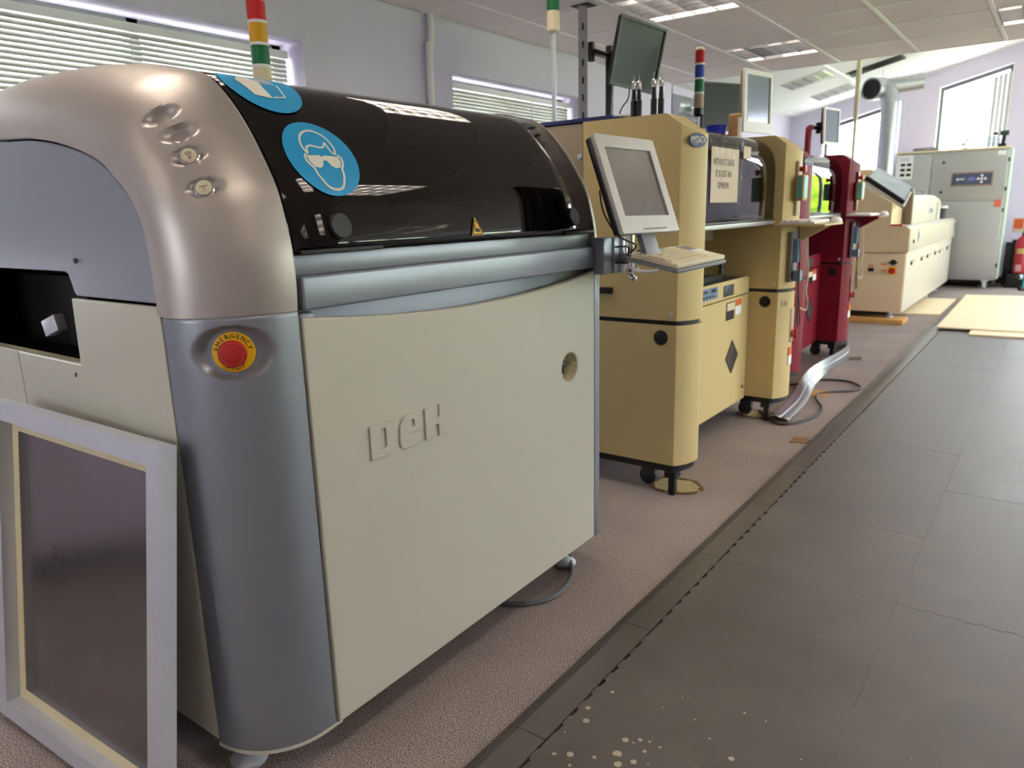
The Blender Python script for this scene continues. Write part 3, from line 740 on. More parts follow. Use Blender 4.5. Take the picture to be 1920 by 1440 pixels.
# operator screen and keyboard on the arm
mc = V(-1.147, 2.267, 1.396); mu = V(.061, .998, -.008).normalized(); mn = V(.936, -.054, .347).normalized(); mv = mn.cross(mu)
def monitor(name, label, c, u, n, W, H, bez, chin, frame_m, screen_m, t=.035, back_m=None, group=None):
    u = u.normalized(); n = (n-u*n.dot(u)).normalized(); v = n.cross(u)
    root = thing(name, label, 'monitor', c-v*(H/2), group)
    def fr(me, off): return place(me, c+n*off, u, v, n)
    lo = [rect(-W/2, W/2, -H/2, H/2, .008), rect(-W/2+bez, W/2-bez, -H/2+chin, H/2-bez)]
    me = curve_mesh('bezel', lo, .008, .002); fr(me, -.008); smooth(me, 40); part('bezel', me, frame_m, root)
    me = curve_mesh('screen', [rect(-W/2+bez*.8, W/2-bez*.8, -H/2+chin*.8, H/2-bez*.8)], .001); fr(me, -.009); part('screen', me, screen_m, root)
    part('back_shell', MB().obox(c-n*(.016+t*.25), (u, v, n), (W-.01, H-.01, t*.5), .006).obox(c-n*(.016+t*.7), (u, v, n), (W*.72, H*.72, t*.6), .01), back_m or M_blackpl, root)
    return root, u, v, n
mr, mu, mv, mn = monitor('operator_screen', 'silver-framed operator screen with a mottled grey-brown panel on the printer arm', mc, mu, mn, .37, .33, .042, .058, mat('silver_bezel', 'c9c8c2', .35, .3), M_screen2, .05)
bt = MB()
for i in range(8): bt.obox(mc+mu*(-.05+.02*i)-mv*.152+mn*.001, (mu, mv, mn), (.011, .004, .003), .0008, 1)
part('menu_buttons', bt, M_grey, mr)
part('screen_mount', MB().obox(mc-mv*.20-mn*.03, (mu, mv, mn), (.09, .14, .02), .004).box(-1.175, -1.10, 2.31, 2.39, 1.166, 1.182, .006), M_grey, mr)
part('screen_lead', MB().tube([mc-mu*.15-mn*.06, mc-mu*.18-mn*.05-mv*.08, mc-mu*.17-mn*.03-mv*.16, mc-mu*.10-mn*.02-mv*.20, (-1.23, 2.34, 1.16)], .003, 8), M_cable, mr)
kc = V(-1.049, 2.385, 1.158); ku = V(.046, .998, .02).normalized(); kn = V(.19, -.03, .98).normalized(); kn = (kn-ku*kn.dot(ku)).normalized(); kv = kn.cross(ku)
kb = thing('keyboard', 'cream keyboard with touchpad on a grey tray below the operator screen', 'keyboard', kc)
part('tray', MB().obox(kc-kn*.018, (ku, kv, kn), (.375, .185, .014), .004), M_grey, kb)
part('case', MB().obox(kc-kn*.003, (ku, kv, kn), (.365, .172, .016), .004), M_offwhite, kb)
kk = MB()
for r_ in range(6):
    for c_ in range(14):
        kk.obox(kc+ku*(-.168+c_*.0187)+kv*(.066-r_*.0235)+kn*.007, (ku, kv, kn), (.016, .019, .006), .0015, 1)
part('keycaps', kk, M_offwhite, kb)['kind'] = 'stuff'
part('touchpad', MB().obox(kc+ku*.135+kv*.045+kn*.0058, (ku, kv, kn), (.065, .05, .002)), M_grey, kb)
part('touchpad_button', MB().obox(kc+ku*.135+kv*.002+kn*.007, (ku, kv, kn), (.07, .022, .004), .001, 1), M_white, kb)
part('tray_bracket', MB().tube([kc-ku*.15-kn*.02, kc-ku*.20-kn*.03-kv*.02, kc-ku*.22-kn*.04+kv*.04, (-1.165, 2.30, 1.12)], .006, 8), M_alu, kb)

# signal tower on the printer
def signal_tower(label, x, y, z_base, z_pole, colors, r=.033, seg_h=.072, cap=M_offwhite, base=(.06, M_offwhite), pole_r=.010):
    t = thing('signal_tower', label, 'signal light', (x, y, z_base))
    z = z_base
    part('pole', MB().cyl((x, y, z_base), (x, y, z_pole+.01), pole_r, 14), M_alu, t); z = z_pole
    part('base_section', MB().lathe([(r*.7, 0), (r, .01), (r, base[0]), (0, base[0])], (x, y, z), AZ, 24), base[1], t); z += base[0]
    for cm in colors:
        part('spacer_ring', MB().lathe([(r*1.02, 0), (r*1.02, .010), (0, .010)], (x, y, z), AZ, 24), M_white, t); z += .010
        part('lens', MB().lathe([(r, 0), (r, seg_h), (0, seg_h)], (x, y, z), AZ, 24), cm, t); z += seg_h
    part('top_cap', MB().lathe([(r, 0), (r, .008), (r*.6, .018), (0, .02)], (x, y, z), AZ, 24), cap, t)
    return t
signal_tower('red amber and green signal tower on top of the printer', -2.35, 1.72, 1.69, 1.775, [M_grnlens, M_yellens, M_redlens], .032, .062)

# ================================================================== STENCIL FRAME leaning on the printer
def rotm(yaw, lean, roll): return Matrix.Rotation(yaw, 3, 'Z') @ Matrix.Rotation(lean, 3, 'X') @ Matrix.Rotation(roll, 3, 'Y')
R_ = rotm(.066, -.129, .021); tr = V(-1.446, .757, .834); Wf, Hf, df, bf = .749, .867, .041, .045
fu, fn, fv = R_ @ AX, R_ @ AY, R_ @ AZ
def fp(x, y, z): return tr+fu*x+fn*y+fv*z
fz = min(fp(-Wf, -df, -Hf).z, fp(0, -df, -Hf).z, fp(0, 0, -Hf).z, fp(-Wf, 0, -Hf).z); tr.z -= fz-.001
sf = thing('stencil_frame', 'aluminium-framed steel solder stencil leaning against the printer end', 'stencil frame', fp(-Wf/2, -df, -Hf))
def mitre(a, b, c, d): # outer-outer-inner-inner in (x,z) of the frame
    mb = MB(); q = [a, b, c, d]
    return mb.prism(q, lambda u, v, y: fp(u, y, v), -df, 0)
O = [(0, 0), (-Wf, 0), (-Wf, -Hf), (0, -Hf)]; I = [(-bf, -bf), (-Wf+bf, -bf), (-Wf+bf, -Hf+bf), (-bf, -Hf+bf)]
for k in range(4):
    g = .0006
    part('frame_bar', mitre(O[k], O[(k+1) % 4], I[(k+1) % 4], I[k]), M_alu, sf, angle=25)
lp = .030
me = curve_mesh('adhesive_border', [rect(-Wf+bf-.003, -bf+.003, -Hf+bf-.003, -bf+.003), rect(-Wf+bf+lp, -bf-lp, -Hf+bf+lp, -bf-lp)], .001)
place(me, tr-fn*.006, fu, fv, -fn); part('adhesive_border', me, mat('cream_adhesive', 'd9cda6', .5), sf)
me = curve_mesh('stencil_foil', [rect(-Wf+bf, -bf, -Hf+bf, -bf)], .0006); place(me, tr-fn*.0045, fu, fv, -fn)
foil = part('stencil_foil', me, M_foil, sf, 'dull steel stencil foil')
def foil_text(s, x, z, size):
    me = text_mesh(s, size, .0001, sx=.8); place(me, fp(x, -.0056, z), fv, -fu, -fn); return me
part('etched_marks', join_meshes('etched_marks', [foil_text('|||| |||  ||| |||||', -.47, -.40, .022), foil_text('||||  |||', -.505, -.36, .02)]), M_dkgrey, foil)

# ================================================================== WALL FITTINGS
def blind(label, y0, y1, z0, z1, x, pitch=.0225, tilt=32):
    b = thing('venetian_blind', label, 'window blind', (x, (y0+y1)/2, z0))
    part('head_rail', MB().box(x-.018, x+.018, y0, y1, z1-.035, z1), M_trim, b)
    t = radians(tilt); w = .0125
    base = MB(); L_ = []
    prof = [(-w, -.0), (-w*.5, .0016), (0, .0022), (w*.5, .0016), (w, 0)]
    for q0, q1 in zip(prof, prof[1:]): pass
    rows = []
    for a, h in prof:
        xx = a*cos(t)+h*sin(t); zz = a*sin(t)*-1+h*cos(t)     # inner edge (towards the room) hangs lower
        rows.append([V(xx, y0+.004, zz), V(xx, y1-.004, zz)])
    me = MB().grid(rows).mesh('slat')
    n = int((z1-.045-z0)/pitch)
    for i in range(n):
        o = link('slat', me, M_slat, b); o.location = Vector((x, 0, z1-.05-i*pitch))-Vector(b.location)
    m_ = max(2, int((y1-y0)/.55))
    for i in range(m_):
        yy = y0+.15+(y1-y0-.3)*i/(m_-1); part('ladder_cord', MB().box(x+.0125, x+.0140, yy-.001, yy+.001, z0, z1-.03), M_trim, b)
    part('bottom_rail', MB().box(x-.012, x+.012, y0+.004, y1-.004, z0-.012, z0), M_trim, b)
    return b
blind('white slatted venetian blind in the window behind the screen printer', W1[0]+.01, W1[1]-.02, 1.10, 2.165, XW-.12, .0225, 65)
bl2 = blind('white slatted venetian blind in the window behind the cream machine', W2[0]+.01, W2[1]-.02, 1.10, 2.165, XW-.12, .0225, 74)
part('bead_chain', MB().tube([(XW-.09, 4.86, 2.13), (XW-.09, 4.862, 1.9), (XW-.09, 4.86, 1.5)], .005, 6), M_trim, bl2)
wp = part('wall_pipe', MB().tube([(XW+.03, 3.60, 1.0), (XW+.03, 3.60, 2.24), (XW+.03, 3.60, 2.27), (XW+.03, 3.625, 2.36), (XW+.03, 3.625, 2.39), (XW+.03, 3.625, ZC)], .021, 12), M_trim)
tag(wp, 'white plastic pipe with a small kink running up the lavender wall', 'pipe')

# ================================================================== FLOOR MATS
fm = thing('floor_mat', 'dark interlocking vinyl floor mat along the aisle', 'floor mat', (-.905, .12, 0), local=True)
def jig(n=16, s=.6, amp=.0042):
    """one puzzle tile outline with dovetail teeth on the four sides"""
    pts = []
    def side(p, d, nrm, ph):
        w = s/n
        for i in range(n):
            o = amp*(1 if (i+ph) % 2 else -1)
            for a, k in ((.10 if o > 0 else .0, o), (.90 if o > 0 else 1.0, o)):
                a_ = (i+(.04 if o > 0 else .10)+0*a) if a < .5 else (i+1-(.04 if o > 0 else .10))
                if i == 0 and a < .5: a_ = 0
                if i == n-1 and a > .5: a_ = n
                pts.append((p[0]+d[0]*w*a_+nrm[0]*k*(0 if (i in (0, n-1)) else 1), p[1]+d[1]*w*a_+nrm[1]*k*(0 if (i in (0, n-1)) else 1)))
    side((0, 0), (1, 0), (0, -1), 0); side((s, 0), (0, 1), (1, 0), 0); side((s, s), (-1, 0), (0, 1), 0); side((0, s), (0, -1), (-1, 0), 0)
    return pts
tp = jig(); g = .0004
# shrink towards the centre so that a hairline joint stays open
tp = [((x-.3)*(1-2*g/.6)+.3, (y-.3)*(1-2*g/.6)+.3) for x, y in tp]
clean = []
for p in tp:
    if not clean or math.hypot(p[0]-clean[-1][0], p[1]-clean[-1][1]) > 1e-4: clean.append(p)
tme = MB().prism(clean, lambda u, v, d: V(u, v, d), .002, .0145).mesh('mat_tile', 20)
for i in range(5):
    for j in range(16):
        o = link('mat_tile', tme, M_mat, fm); o.location = (.6*i, .6*j, random.uniform(-.0004, .0004)+(.0002 if (i+j) % 2 else 0)); o.rotation_euler = (0, 0, radians(90)*0)
def edge_strip():
    prof = [(-.125, .0005), (-.123, .003), (-.085, .0125), (-.080, .014), (-.0065, .0143), (-.0065, .001)]
    mb = MB().prism(prof, lambda u, v, d: V(u, d, v), .0012, .5988)
    for k in range(6):
        x = -.118+k*.0055; z = .0038+k*.00145; mb.box(x-.0009, x+.0009, .002, .598, z, z+.0024)
    return mb.mesh('edge_ramp', 20)
eme = edge_strip(); M_ramp = mat('vinyl_mat_edge', '59544f', .36, 0, .08, 6)
for j in range(16): o = link('edge_ramp', eme, M_ramp, fm); o.location = (0, .6*j, 0)

# worn holes and offcuts in the carpet by the machine feet
def blob(cx, cy, rx, ry, seed, n=40, j=.10):
    r = random.Random(seed); ph = [r.uniform(0, 6) for _ in range(4)]
    return [(cx+rx*(1+j*sin(3*t+ph[0])*.6+j*sin(7*t+ph[1])*.4+j*sin(13*t+ph[2])*.3)*cos(t), cy+ry*(1+j*sin(4*t+ph[3])+j*sin(9*t+ph[1])*.5)*sin(t)) for t in [2*pi*k/n for k in range(n)]]
def hole(label, cx, cy, rx, ry, seed):
    h = thing('carpet_hole', label, 'floor hole', (cx, cy, 0))
    part('exposed_underlay', plate_xy('exposed_underlay', [blob(cx, cy, rx, ry, seed)], .0035, .003), M_foam, h)
    part('frayed_rim', plate_xy('frayed_rim', [blob(cx, cy, rx*1.08, ry*1.08, seed+5), blob(cx, cy, rx*.95, ry*.93, seed)], .007, .0065, .002), mat('glue_stained_rim', '6d4c22', .7, 0, .5, 30), h)
hole('ragged round carpet cut-out under the foot of the cream machine', -1.375, 3.155, .115, .10, 3)
hole('ragged carpet cut-out under the second foot of the cream machine', -1.47, 4.60, .11, .09, 4)
def patch(label, pts, m_):
    o = part('floor_patch', plate_xy('floor_patch', [pts], .004, .0035), m_); tag(o, label, 'floor patch'); return o
patch('bare wooden floor patch beside the bent metal strip', [(-1.36, 5.22), (-1.22, 5.27), (-1.20, 5.46), (-1.33, 5.44)], M_wood)
patch('scuffed brown glue stain on the carpet beside the mat edge', blob(-1.08, 4.19, .05, .07, 8, 30, .3), mat('glue_stain', '7d5f3c', .8, 0, .5, 40))
patch('dark floor patch by the end of the red machine', [(-1.36, 6.66), (-1.27, 6.72), (-1.30, 6.86), (-1.40, 6.80)], mat('dark_floor_patch', '4a3c28', .8, 0, .4, 40))

# ================================================================== PICK AND PLACE MACHINES
def pnp(name, label, dx, dy, mp, mside, mrear, mlow, mshade, logo, lower_dark=M_black):
    T = thing(name, label, 'machine', (-2.0+dx, 3.85+dy, 0))
    def X(x): return x+dx
    def Y(y): return y+dy
    def tower(y, upper=True, x_back=-2.40, x_split=-1.812):
        fr_ = [(-1.335, 0), (-1.312, .030), (-1.294, .065), (-1.284, .105), (-1.281, .140), (-1.284, .165), (-1.293, .182), (-1.310, .192), (-1.335, .195)]
        def zt(x): return 1.705 if x <= -1.404 else 1.705-(x+1.404)*.70
        def body(poly, z0, top):
            mb = MB(); n = len(poly); a = [mb.bm.verts.new(V(X(px), Y(y+py), z0)) for px, py in poly]
            b = [mb.bm.verts.new(V(X(px), Y(y+py), top(px) if callable(top) else top)) for px, py in poly]
            mb.bm.faces.new(a[::-1])
            for i in range(n): mb.bm.faces.new((a[i], a[(i+1) % n], b[(i+1) % n], b[i]))
            return mb, b
        # upper cover: outline with break points at the roof crease
        poly = [(x_split, 0), (-1.404, 0)]+fr_+[(-1.404, .195), (x_split, .195)]
        mb, b = body(poly, .826, zt)
        mb.bm.faces.new([b[0], b[1], b[-2], b[-1]]); mb.bm.faces.new(b[1:-1])
        bmesh.ops.recalc_face_normals(mb.bm, faces=mb.bm.faces)
        up = part('upper_cover', mb, mp, T, angle=30)
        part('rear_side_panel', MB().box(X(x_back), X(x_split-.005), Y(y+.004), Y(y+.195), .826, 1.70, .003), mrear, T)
        poly = [(x_back, 0)]+fr_+[(x_back, .195)]
        mb, b = body(poly, .150, .805); mb.bm.faces.new(b); bmesh.ops.recalc_face_normals(mb.bm, faces=mb.bm.faces)
        lo = part('lower_cover', mb, mp, T, angle=30)
        poly = [(x_back+.01, .01)]+[(px-.012, min(max(py, .01), .185)) for px, py in fr_]+[(x_back+.01, .185)]
        mb, b = body(poly, .80, .83); mb.bm.faces.new(b); bmesh.ops.recalc_face_normals(mb.bm, faces=mb.bm.faces)
        part('shadow_gap', mb, M_black, T)
        mb, b = body([(px-.004, py) for px, py in poly], .115, .150); bmesh.ops.recalc_face_normals(mb.bm, faces=mb.bm.faces)
        part('base_rail', mb, M_black, T)
        return up, lo
    u1, l1 = tower(3.02); u2, l2 = tower(4.47)
    # details on the near side faces of each tower
    for yy, lo_, up_ in ((3.02, l1, u1), (4.47, l2, u2)):
        part('vent_plug', MB().cyl((X(-1.410), Y(yy+.001), .748), (X(-1.410), Y(yy-.003), .748), .034, 32, bev=.001), M_black, lo_)
        part('screw', MB().cyl((X(-1.363), Y(yy+.001), .855), (X(-1.363), Y(yy-.004), .855), .010, 16, bev=.001), M_alu, up_)
    part('side_latch', MB().box(X(-1.735), X(-1.655), Y(3.0), Y(3.022), .935, .965, .004), M_blackpl, u1)
    part('screw', MB().cyl((X(-1.83), Y(3.026), 1.555), (X(-1.83), Y(3.016), 1.555), .012, 16, bev=.001), M_alu, u1)
    # oval badge on the near tower
    bd = part('badge', MB().lathe([(.040, 0), (.038, .003), (0, .003)], (0, 0, 0), AZ, 32), M_navy, u1)
    bn = V(.93, -.36, 0).normalized(); bt_ = V(.36, .93, 0)
    bme = bd.data; bme.transform(Matrix.Diagonal((1.35, .72, 1, 1)))
    bo = V(X(-1.2885), Y(3.085), 1.592); place(bme, bo, bt_, AZ, bn)
    tm = text_mesh(logo, .040, .0004, sx=.55); place(tm, bo+bn*.0038, bt_, AZ, bn); part('badge_lettering', tm, M_signw, bd)
    # feeder bay between the towers
    part('feeder_cabinet', MB().box(X(-2.36), X(-1.518), Y(3.215), Y(4.468), .137, .79), mlow, T)
    fp_ = part('front_panel', plate_yz('front_panel', [rect(Y(3.218), Y(4.466), .137, .794)], X(-1.508), .012, .003), mp, T)
    cp_ = part('control_strip', plate_yz('control_strip', [[(Y(3.218), .800), (Y(4.466), .800), (Y(4.466), .880), (Y(4.44), .902), (Y(3.218), .902)]], X(-1.508), .012, .003), mp, T)
    part('display_label', MB().box(X(-1.508), X(-1.506), Y(3.66), Y(3.95), .822, .886), M_bluetxt, cp_)
    lb = MB()
    for i in range(5): lb.box(X(-1.507), X(-1.5050), Y(3.69+.045*i), Y(3.715+.045*i), .832, .845)
    lb.box(X(-1.507), X(-1.5050), Y(3.68), Y(3.80), .862, .874).box(X(-1.507), X(-1.5050), Y(3.85), Y(3.92), .858, .878)
    part('label_print', lb, M_ink, cp_)
    part('socket', MB().box(X(-1.512), X(-1.502), Y(4.04), Y(4.19), .815, .878, .003).box(X(-1.505), X(-1.499), Y(4.06), Y(4.17), .838, .856, .002), M_dkgrey, cp_)
    fh = part('finger_pull', plate_yz('finger_pull', [rect(Y(4.09), Y(4.225), .672, .776)], X(-1.507), .006, .001), M_blackpl, fp_)
    part('pull_flap', MB().box(X(-1.507), X(-1.503), Y(4.098), Y(4.217), .728, .770), M_offwhite, fh)
    part('warning_label', MB().box(X(-1.508), X(-1.5065), Y(4.238), Y(4.335), .742, .780), M_orange, fp_)
    part('instruction_label', MB().box(X(-1.508), X(-1.5065), Y(4.243), Y(4.335), .690, .741), M_paperw, fp_)
    dg = [(Y(4.205), .545), (Y(4.305), .445), (Y(4.205), .345), (Y(4.105), .445)]
    dm = part('diamond_emblem', plate_yz('diamond_emblem', [dg], X(-1.504), .005, .0015), mat('gunmetal_emblem', '5b5552', .35, .6), fp_)
    dc = V(0, Y(4.205), .445); me_ = plate_yz('emblem_frame', [dg, [(dc.y+(a-dc.y)*.84, dc.z+(b-dc.z)*.84) for a, b in dg]], X(-1.5015), .004, .001); part('emblem_frame', me_, M_dkgrey, dm)
    part('screw', MB().cyl((X(-1.51), Y(4.415), .22), (X(-1.503), Y(4.415), .22), .010, 14), M_dkgrey, fp_)
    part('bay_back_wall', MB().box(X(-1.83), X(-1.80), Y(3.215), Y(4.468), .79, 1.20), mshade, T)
    part('bay_side_cheek', MB().box(X(-1.80), X(-1.345), Y(4.448), Y(4.469), .905, 1.20), mshade, T) if False else None
    part('cable_hole', MB().box(X(-1.80), X(-1.797), Y(4.18), Y(4.33), 1.035, 1.10), M_black, T)
    part('junction_box', MB().box(X(-1.80), X(-1.74), Y(4.05), Y(4.46), 1.115, 1.185, .004), mshade, T)
    part('feeder_table', MB().box(X(-1.80), X(-1.53), Y(3.22), Y(4.46), .885, .897), M_dkgrey, T)
    part('trolley_handle', MB().tube([(X(-1.60), Y(3.30), .90), (X(-1.60), Y(3.30), .985), (X(-1.60), Y(3.33), 1.005), (X(-1.60), Y(4.19), 1.005), (X(-1.60), Y(4.23), .985), (X(-1.60), Y(4.23), .90)], .014, 10).box(X(-1.615), X(-1.585), Y(3.29), Y(4.24), .897, .93), M_blackpl, T)
    # hood over the bay
    part('hood_sill', MB().box(X(-2.39), X(-1.375), Y(3.205), Y(4.472), 1.205, 1.228, .004), M_steel, T)
    pf = [(-1.388, 1.236), (-1.386, 1.32), (-1.387, 1.50), (-1.396, 1.575), (-1.425, 1.635), (-1.480, 1.678), (-1.56, 1.695), (-1.75, 1.70), (-2.3, 1.70)]
    cv = resample(catmull([V(X(a), b, 0) for a, b in pf], 8), 40)
    hd = part('hood_visor', MB().grid([[V(p.x, Y(3.222), p.y), V(p.x, Y(4.464), p.y)] for p in cv]), M_visor, T, 'smoked transparent hood', 60)
    part('hood_rim', MB().tube([V(p.x, Y(4.458), p.y) for p in cv[::3]], .008, 8), mp, hd) if False else None
    part('hood_edge', MB().box(X(-1.395), X(-1.380), Y(3.222), Y(4.464), 1.228, 1.240, .002), M_blackpl, hd)
    part('hood_back_roof', MB().box(X(-2.40), X(-1.62), Y(3.215), Y(4.468), 1.66, 1.69), lower_dark, T)
    part('chamber_back', MB().box(X(-2.39), X(-2.3), Y(3.215), Y(4.468), 1.228, 1.66), lower_dark, T)
    gn = part('gantry_beam', MB().box(X(-1.95), X(-1.85), Y(3.22), Y(4.46), 1.40, 1.50, .006), M_dkgrey, T)
    part('placement_head', MB().box(X(-1.85), X(-1.72), Y(3.95), Y(4.12), 1.30, 1.55, .01), M_grey, gn)
    # casters and screw feet
    for px, py in ((-1.345, 3.045), (-1.372, 4.50)):
        part('screw_foot', MB().box(X(px-.035), X(px+.02), Y(py-.02), Y(py+.04), .085, .116).box(X(px-.018), X(px+.012), Y(py-.012), Y(py+.018), 0, .09), M_black, T)
        part('caster', MB().cyl((X(px-.16), Y(py+.06), .045), (X(px-.16), Y(py+.095), .045), .045, 20, bev=.006).box(X(px-.19), X(px-.12), Y(py+.05), Y(py+.105), .06, .116, .004), M_dkgrey, T)
    part('rear_foot', MB().cyl((X(-2.3), Y(3.1), 0), (X(-2.3), Y(3.1), .12), .03, 14), M_black, T)
    part('rear_foot', MB().cyl((X(-2.3), Y(4.6), 0), (X(-2.3), Y(4.6), .12), .03, 14), M_black, T)
    part('chassis', MB().box(X(-2.36), X(-1.56), Y(3.04), Y(4.64), .118, .140), M_black, T)
    # operator side of the far tower
    sp = part('operator_recess', MB().box(X(-1.292), X(-1.2765), Y(4.535), Y(4.60), 1.25, 1.56, .003), mshade, u2)
    part('stop_button', MB().lathe([(.014, 0), (.014, .018), (.022, .022), (.022, .034), (0, .038)], (X(-1.277), Y(4.565), 1.515), AX, 20), M_estop, sp)
    pn = part('hand_pendant', MB().box(X(-1.285), X(-1.235), Y(4.505), Y(4.595), 1.335, 1.480, .006), mat('tan_pendant_case', 'a98a58', .45), u2)
    part('pendant_display', MB().box(X(-1.236), X(-1.233), Y(4.515), Y(4.585), 1.350, 1.468), M_teal, pn)
    part('pendant_display', MB().box(X(-1.270), X(-1.245), Y(4.503), Y(4.506), 1.350, 1.468), M_teal, pn)
    kbk = part('keyboard_shelf', MB().box(X(-1.33), X(-1.055), Y(4.30), Y(4.72), 1.196, 1.208, .003).prism([(X(-1.30), 1.196), (X(-1.09), 1.196), (X(-1.28), 1.09), (X(-1.30), 1.09)], lambda u, v, d: V(u, d, v), Y(4.60), Y(4.625)), mp, T)
    ks = thing('keyboard', 'pale keyboard on the fold-out shelf of the '+('cream' if dy == 0 else 'wine red')+' machine', 'keyboard', (X(-1.19), Y(4.51), 1.208))
    part('case', MB().box(X(-1.30), X(-1.11), Y(4.305), Y(4.715), 1.209, 1.222, .003), M_white, ks)
    kk = MB()
    for r_ in range(5):
        for c_ in range(15): kk.box(X(-1.285+.0325*r_), X(-1.259+.0325*r_), Y(4.315+.026*c_), Y(4.337+.026*c_), 1.222, 1.229)
    part('keycaps', kk, M_white, ks)['kind'] = 'stuff'
    ms = part('computer_mouse', MB().lathe([(.034, 0), (.034, .012), (.026, .026), (.010, .034), (0, .035)], (X(-1.082), Y(4.66), 1.2085), AZ, 20), M_white); tag(ms, 'white mouse beside the keyboard on the '+('cream' if dy == 0 else 'wine red')+' machine shelf', 'mouse')
    # sockets, switch, labels and hanging leads on the operator side
    po_ = part('port_plate', MB().box(X(-1.293), X(-1.277), Y(4.50), Y(4.61), .865, 1.16, .003), M_grey, u2)
    part('cable_plug', MB().box(X(-1.279), X(-1.245), Y(4.515), Y(4.555), .98, 1.12, .004), M_bluetxt, po_)
    part('cable_plug', MB().box(X(-1.279), X(-1.235), Y(4.53), Y(4.60), .87, .93, .004), M_bluetxt, po_)
    part('port_slot', MB().box(X(-1.278), X(-1.274), Y(4.505), Y(4.545), .885, .985), M_black, po_)
    part('hanging_lead', MB().tube([(X(-1.25), Y(4.53), 1.19), (X(-1.235), Y(4.525), 1.0), (X(-1.235), Y(4.53), .80), (X(-1.24), Y(4.56), .64), (X(-1.235), Y(4.60), .60), (X(-1.24), Y(4.60), .68), (X(-1.24), Y(4.545), .84), (X(-1.245), Y(4.55), 1.0)], .0035, 8), M_cable, u2)
    part('hanging_lead', MB().tube([(X(-1.23), Y(4.62), 1.19), (X(-1.225), Y(4.65), 1.02), (X(-1.225), Y(4.68), .88), (X(-1.225), Y(4.66), .80), (X(-1.225), Y(4.72), .73), (X(-1.23), Y(4.70), .68), (X(-1.25), Y(4.64), .70)], .0045, 8), M_cablew, u2)
    part('switch_plate', MB().box(X(-1.292), X(-1.278), Y(4.575), Y(4.635), .49, .70, .002), mshade, l2)
    part('main_switch', MB().lathe([(.024, 0), (.024, .012), (.018, .016), (0, .016)], (X(-1.278), Y(4.605), .545), AX, 20).box(X(-1.264), X(-1.248), Y(4.599), Y(4.611), .52, .57, .002), M_estop, l2)
    part('voltage_label', MB().box(X(-1.287), X(-1.2785), Y(4.57), Y(4.63), .41, .46), M_orange, l2)
    part('rating_label', MB().box(X(-1.287), X(-1.2785), Y(4.57), Y(4.63), .35, .408), M_paperw, l2)
    cm = text_mesh('CE', .038, .0004); cn = V(.78, -.62, 0).normalized(); place(cm, V(X(-1.3075), Y(4.505), .735)+cn*.0035, V(.62, .78, 0).normalized(), AZ, cn); part('ce_mark', cm, M_dkgrey, l2)
    return T
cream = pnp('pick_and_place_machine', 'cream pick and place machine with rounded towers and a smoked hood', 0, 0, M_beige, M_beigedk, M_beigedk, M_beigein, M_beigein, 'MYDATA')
redm = pnp('pick_and_place_machine', 'wine red pick and place machine with rounded towers and a smoked hood', -.14, 2.21, M_red, M_reddk, M_reddk, M_reddk, M_reddk, 'MYDATA')

# poster taped inside the cream hood, wrapped in clear film
ps = thing('hood_notice', 'printed WITHOUT DATA IT IS JUST AN OPINION sheet on the cream machine hood', 'notice', (-1.384, 3.66, 1.33))
part('sheet', MB().box(-1.3835, -1.3825, 3.478, 3.845, 1.335, 1.594), M_paper, ps)
tx = []
for i, t_ in enumerate(('WITHOUT DATA', 'IT IS JUST AN', 'OPINION')):
    me = text_mesh(t_, .046, .0003, sx=.78); place(me, V(-1.3818, 3.64, 1.525-.055*i), AY, AZ, AX); tx.append(me)
part('sheet_lettering', join_meshes('sheet_lettering', tx), M_ink, ps)
rows = []; rr = random.Random(4)
for i in range(25):
    rows.append([V(-1.376+rr.uniform(0, .004), 3.440+.44*i/24, 1.310+.32*k/17) for k in range(18)])
part('film_pocket', MB().grid(rows), glass('crinkled_clear_film', (.98, .98, .97), .05, 1.07), ps, 'crinkled clear film pocket', 180)
nt_ = part('paper_note', MB().box(-1.3835, -1.3822, 3.915, 4.02, 1.555, 1.617), M_paper); tag(nt_, 'small buff paper note on the cream machine hood', 'paper note')
# cloths and parts lying inside the cream hood
def lump(name, label, cat, c, r, mt, seed, sq=.5):
    rnd = random.Random(seed); bm = bmesh.new(); bmesh.ops.create_icosphere(bm, subdivisions=4, radius=1); ph = [rnd.uniform(0, 6) for _ in range(6)]
    for v in bm.verts:
        p = v.co.copy(); d = .12*sin(5*p.x+ph[0])*sin(4*p.y+ph[1])+.08*sin(9*p.y+ph[2])+.06*sin(11*p.x+ph[3])
        p = p*(1+d); p.z = max(p.z, -.45); v.co = V(c[0]+p.x*r[0], c[1]+p.y*r[1], c[2]+(p.z+.45)*r[2])
    me = bpy.data.meshes.new(name); bm.to_mesh(me); bm.free(); smooth(me, 180); o = link(name, me, mt); return tag(o, label, cat)
lump('folded_cloth', 'denim blue cloth bundle inside the cream machine hood', 'cloth', (-1.53, 3.88, 1.2285), (.09, .30, .075), M_cloth, 3)
lump('folded_cloth', 'dusky pink cloth bundle behind the notice in the cream hood', 'cloth', (-1.68, 3.62, 1.2285), (.06, .18, .11), M_cloth2, 5)
tag(part('component_box', MB().box(-1.50, -1.42, 4.22, 4.30, 1.229, 1.262, .003).box(-1.495, -1.425, 4.225, 4.295, 1.258, 1.266, .002), M_white), 'small white lidded box inside the cream machine hood', 'box')
tag(part('component_box', MB().box(-1.64, -1.55, 6.3, 6.38, 1.229, 1.262, .003).box(-1.635, -1.555, 6.305, 6.375, 1.258, 1.266, .002), M_white), 'small white lidded box inside the wine red machine hood', 'box')

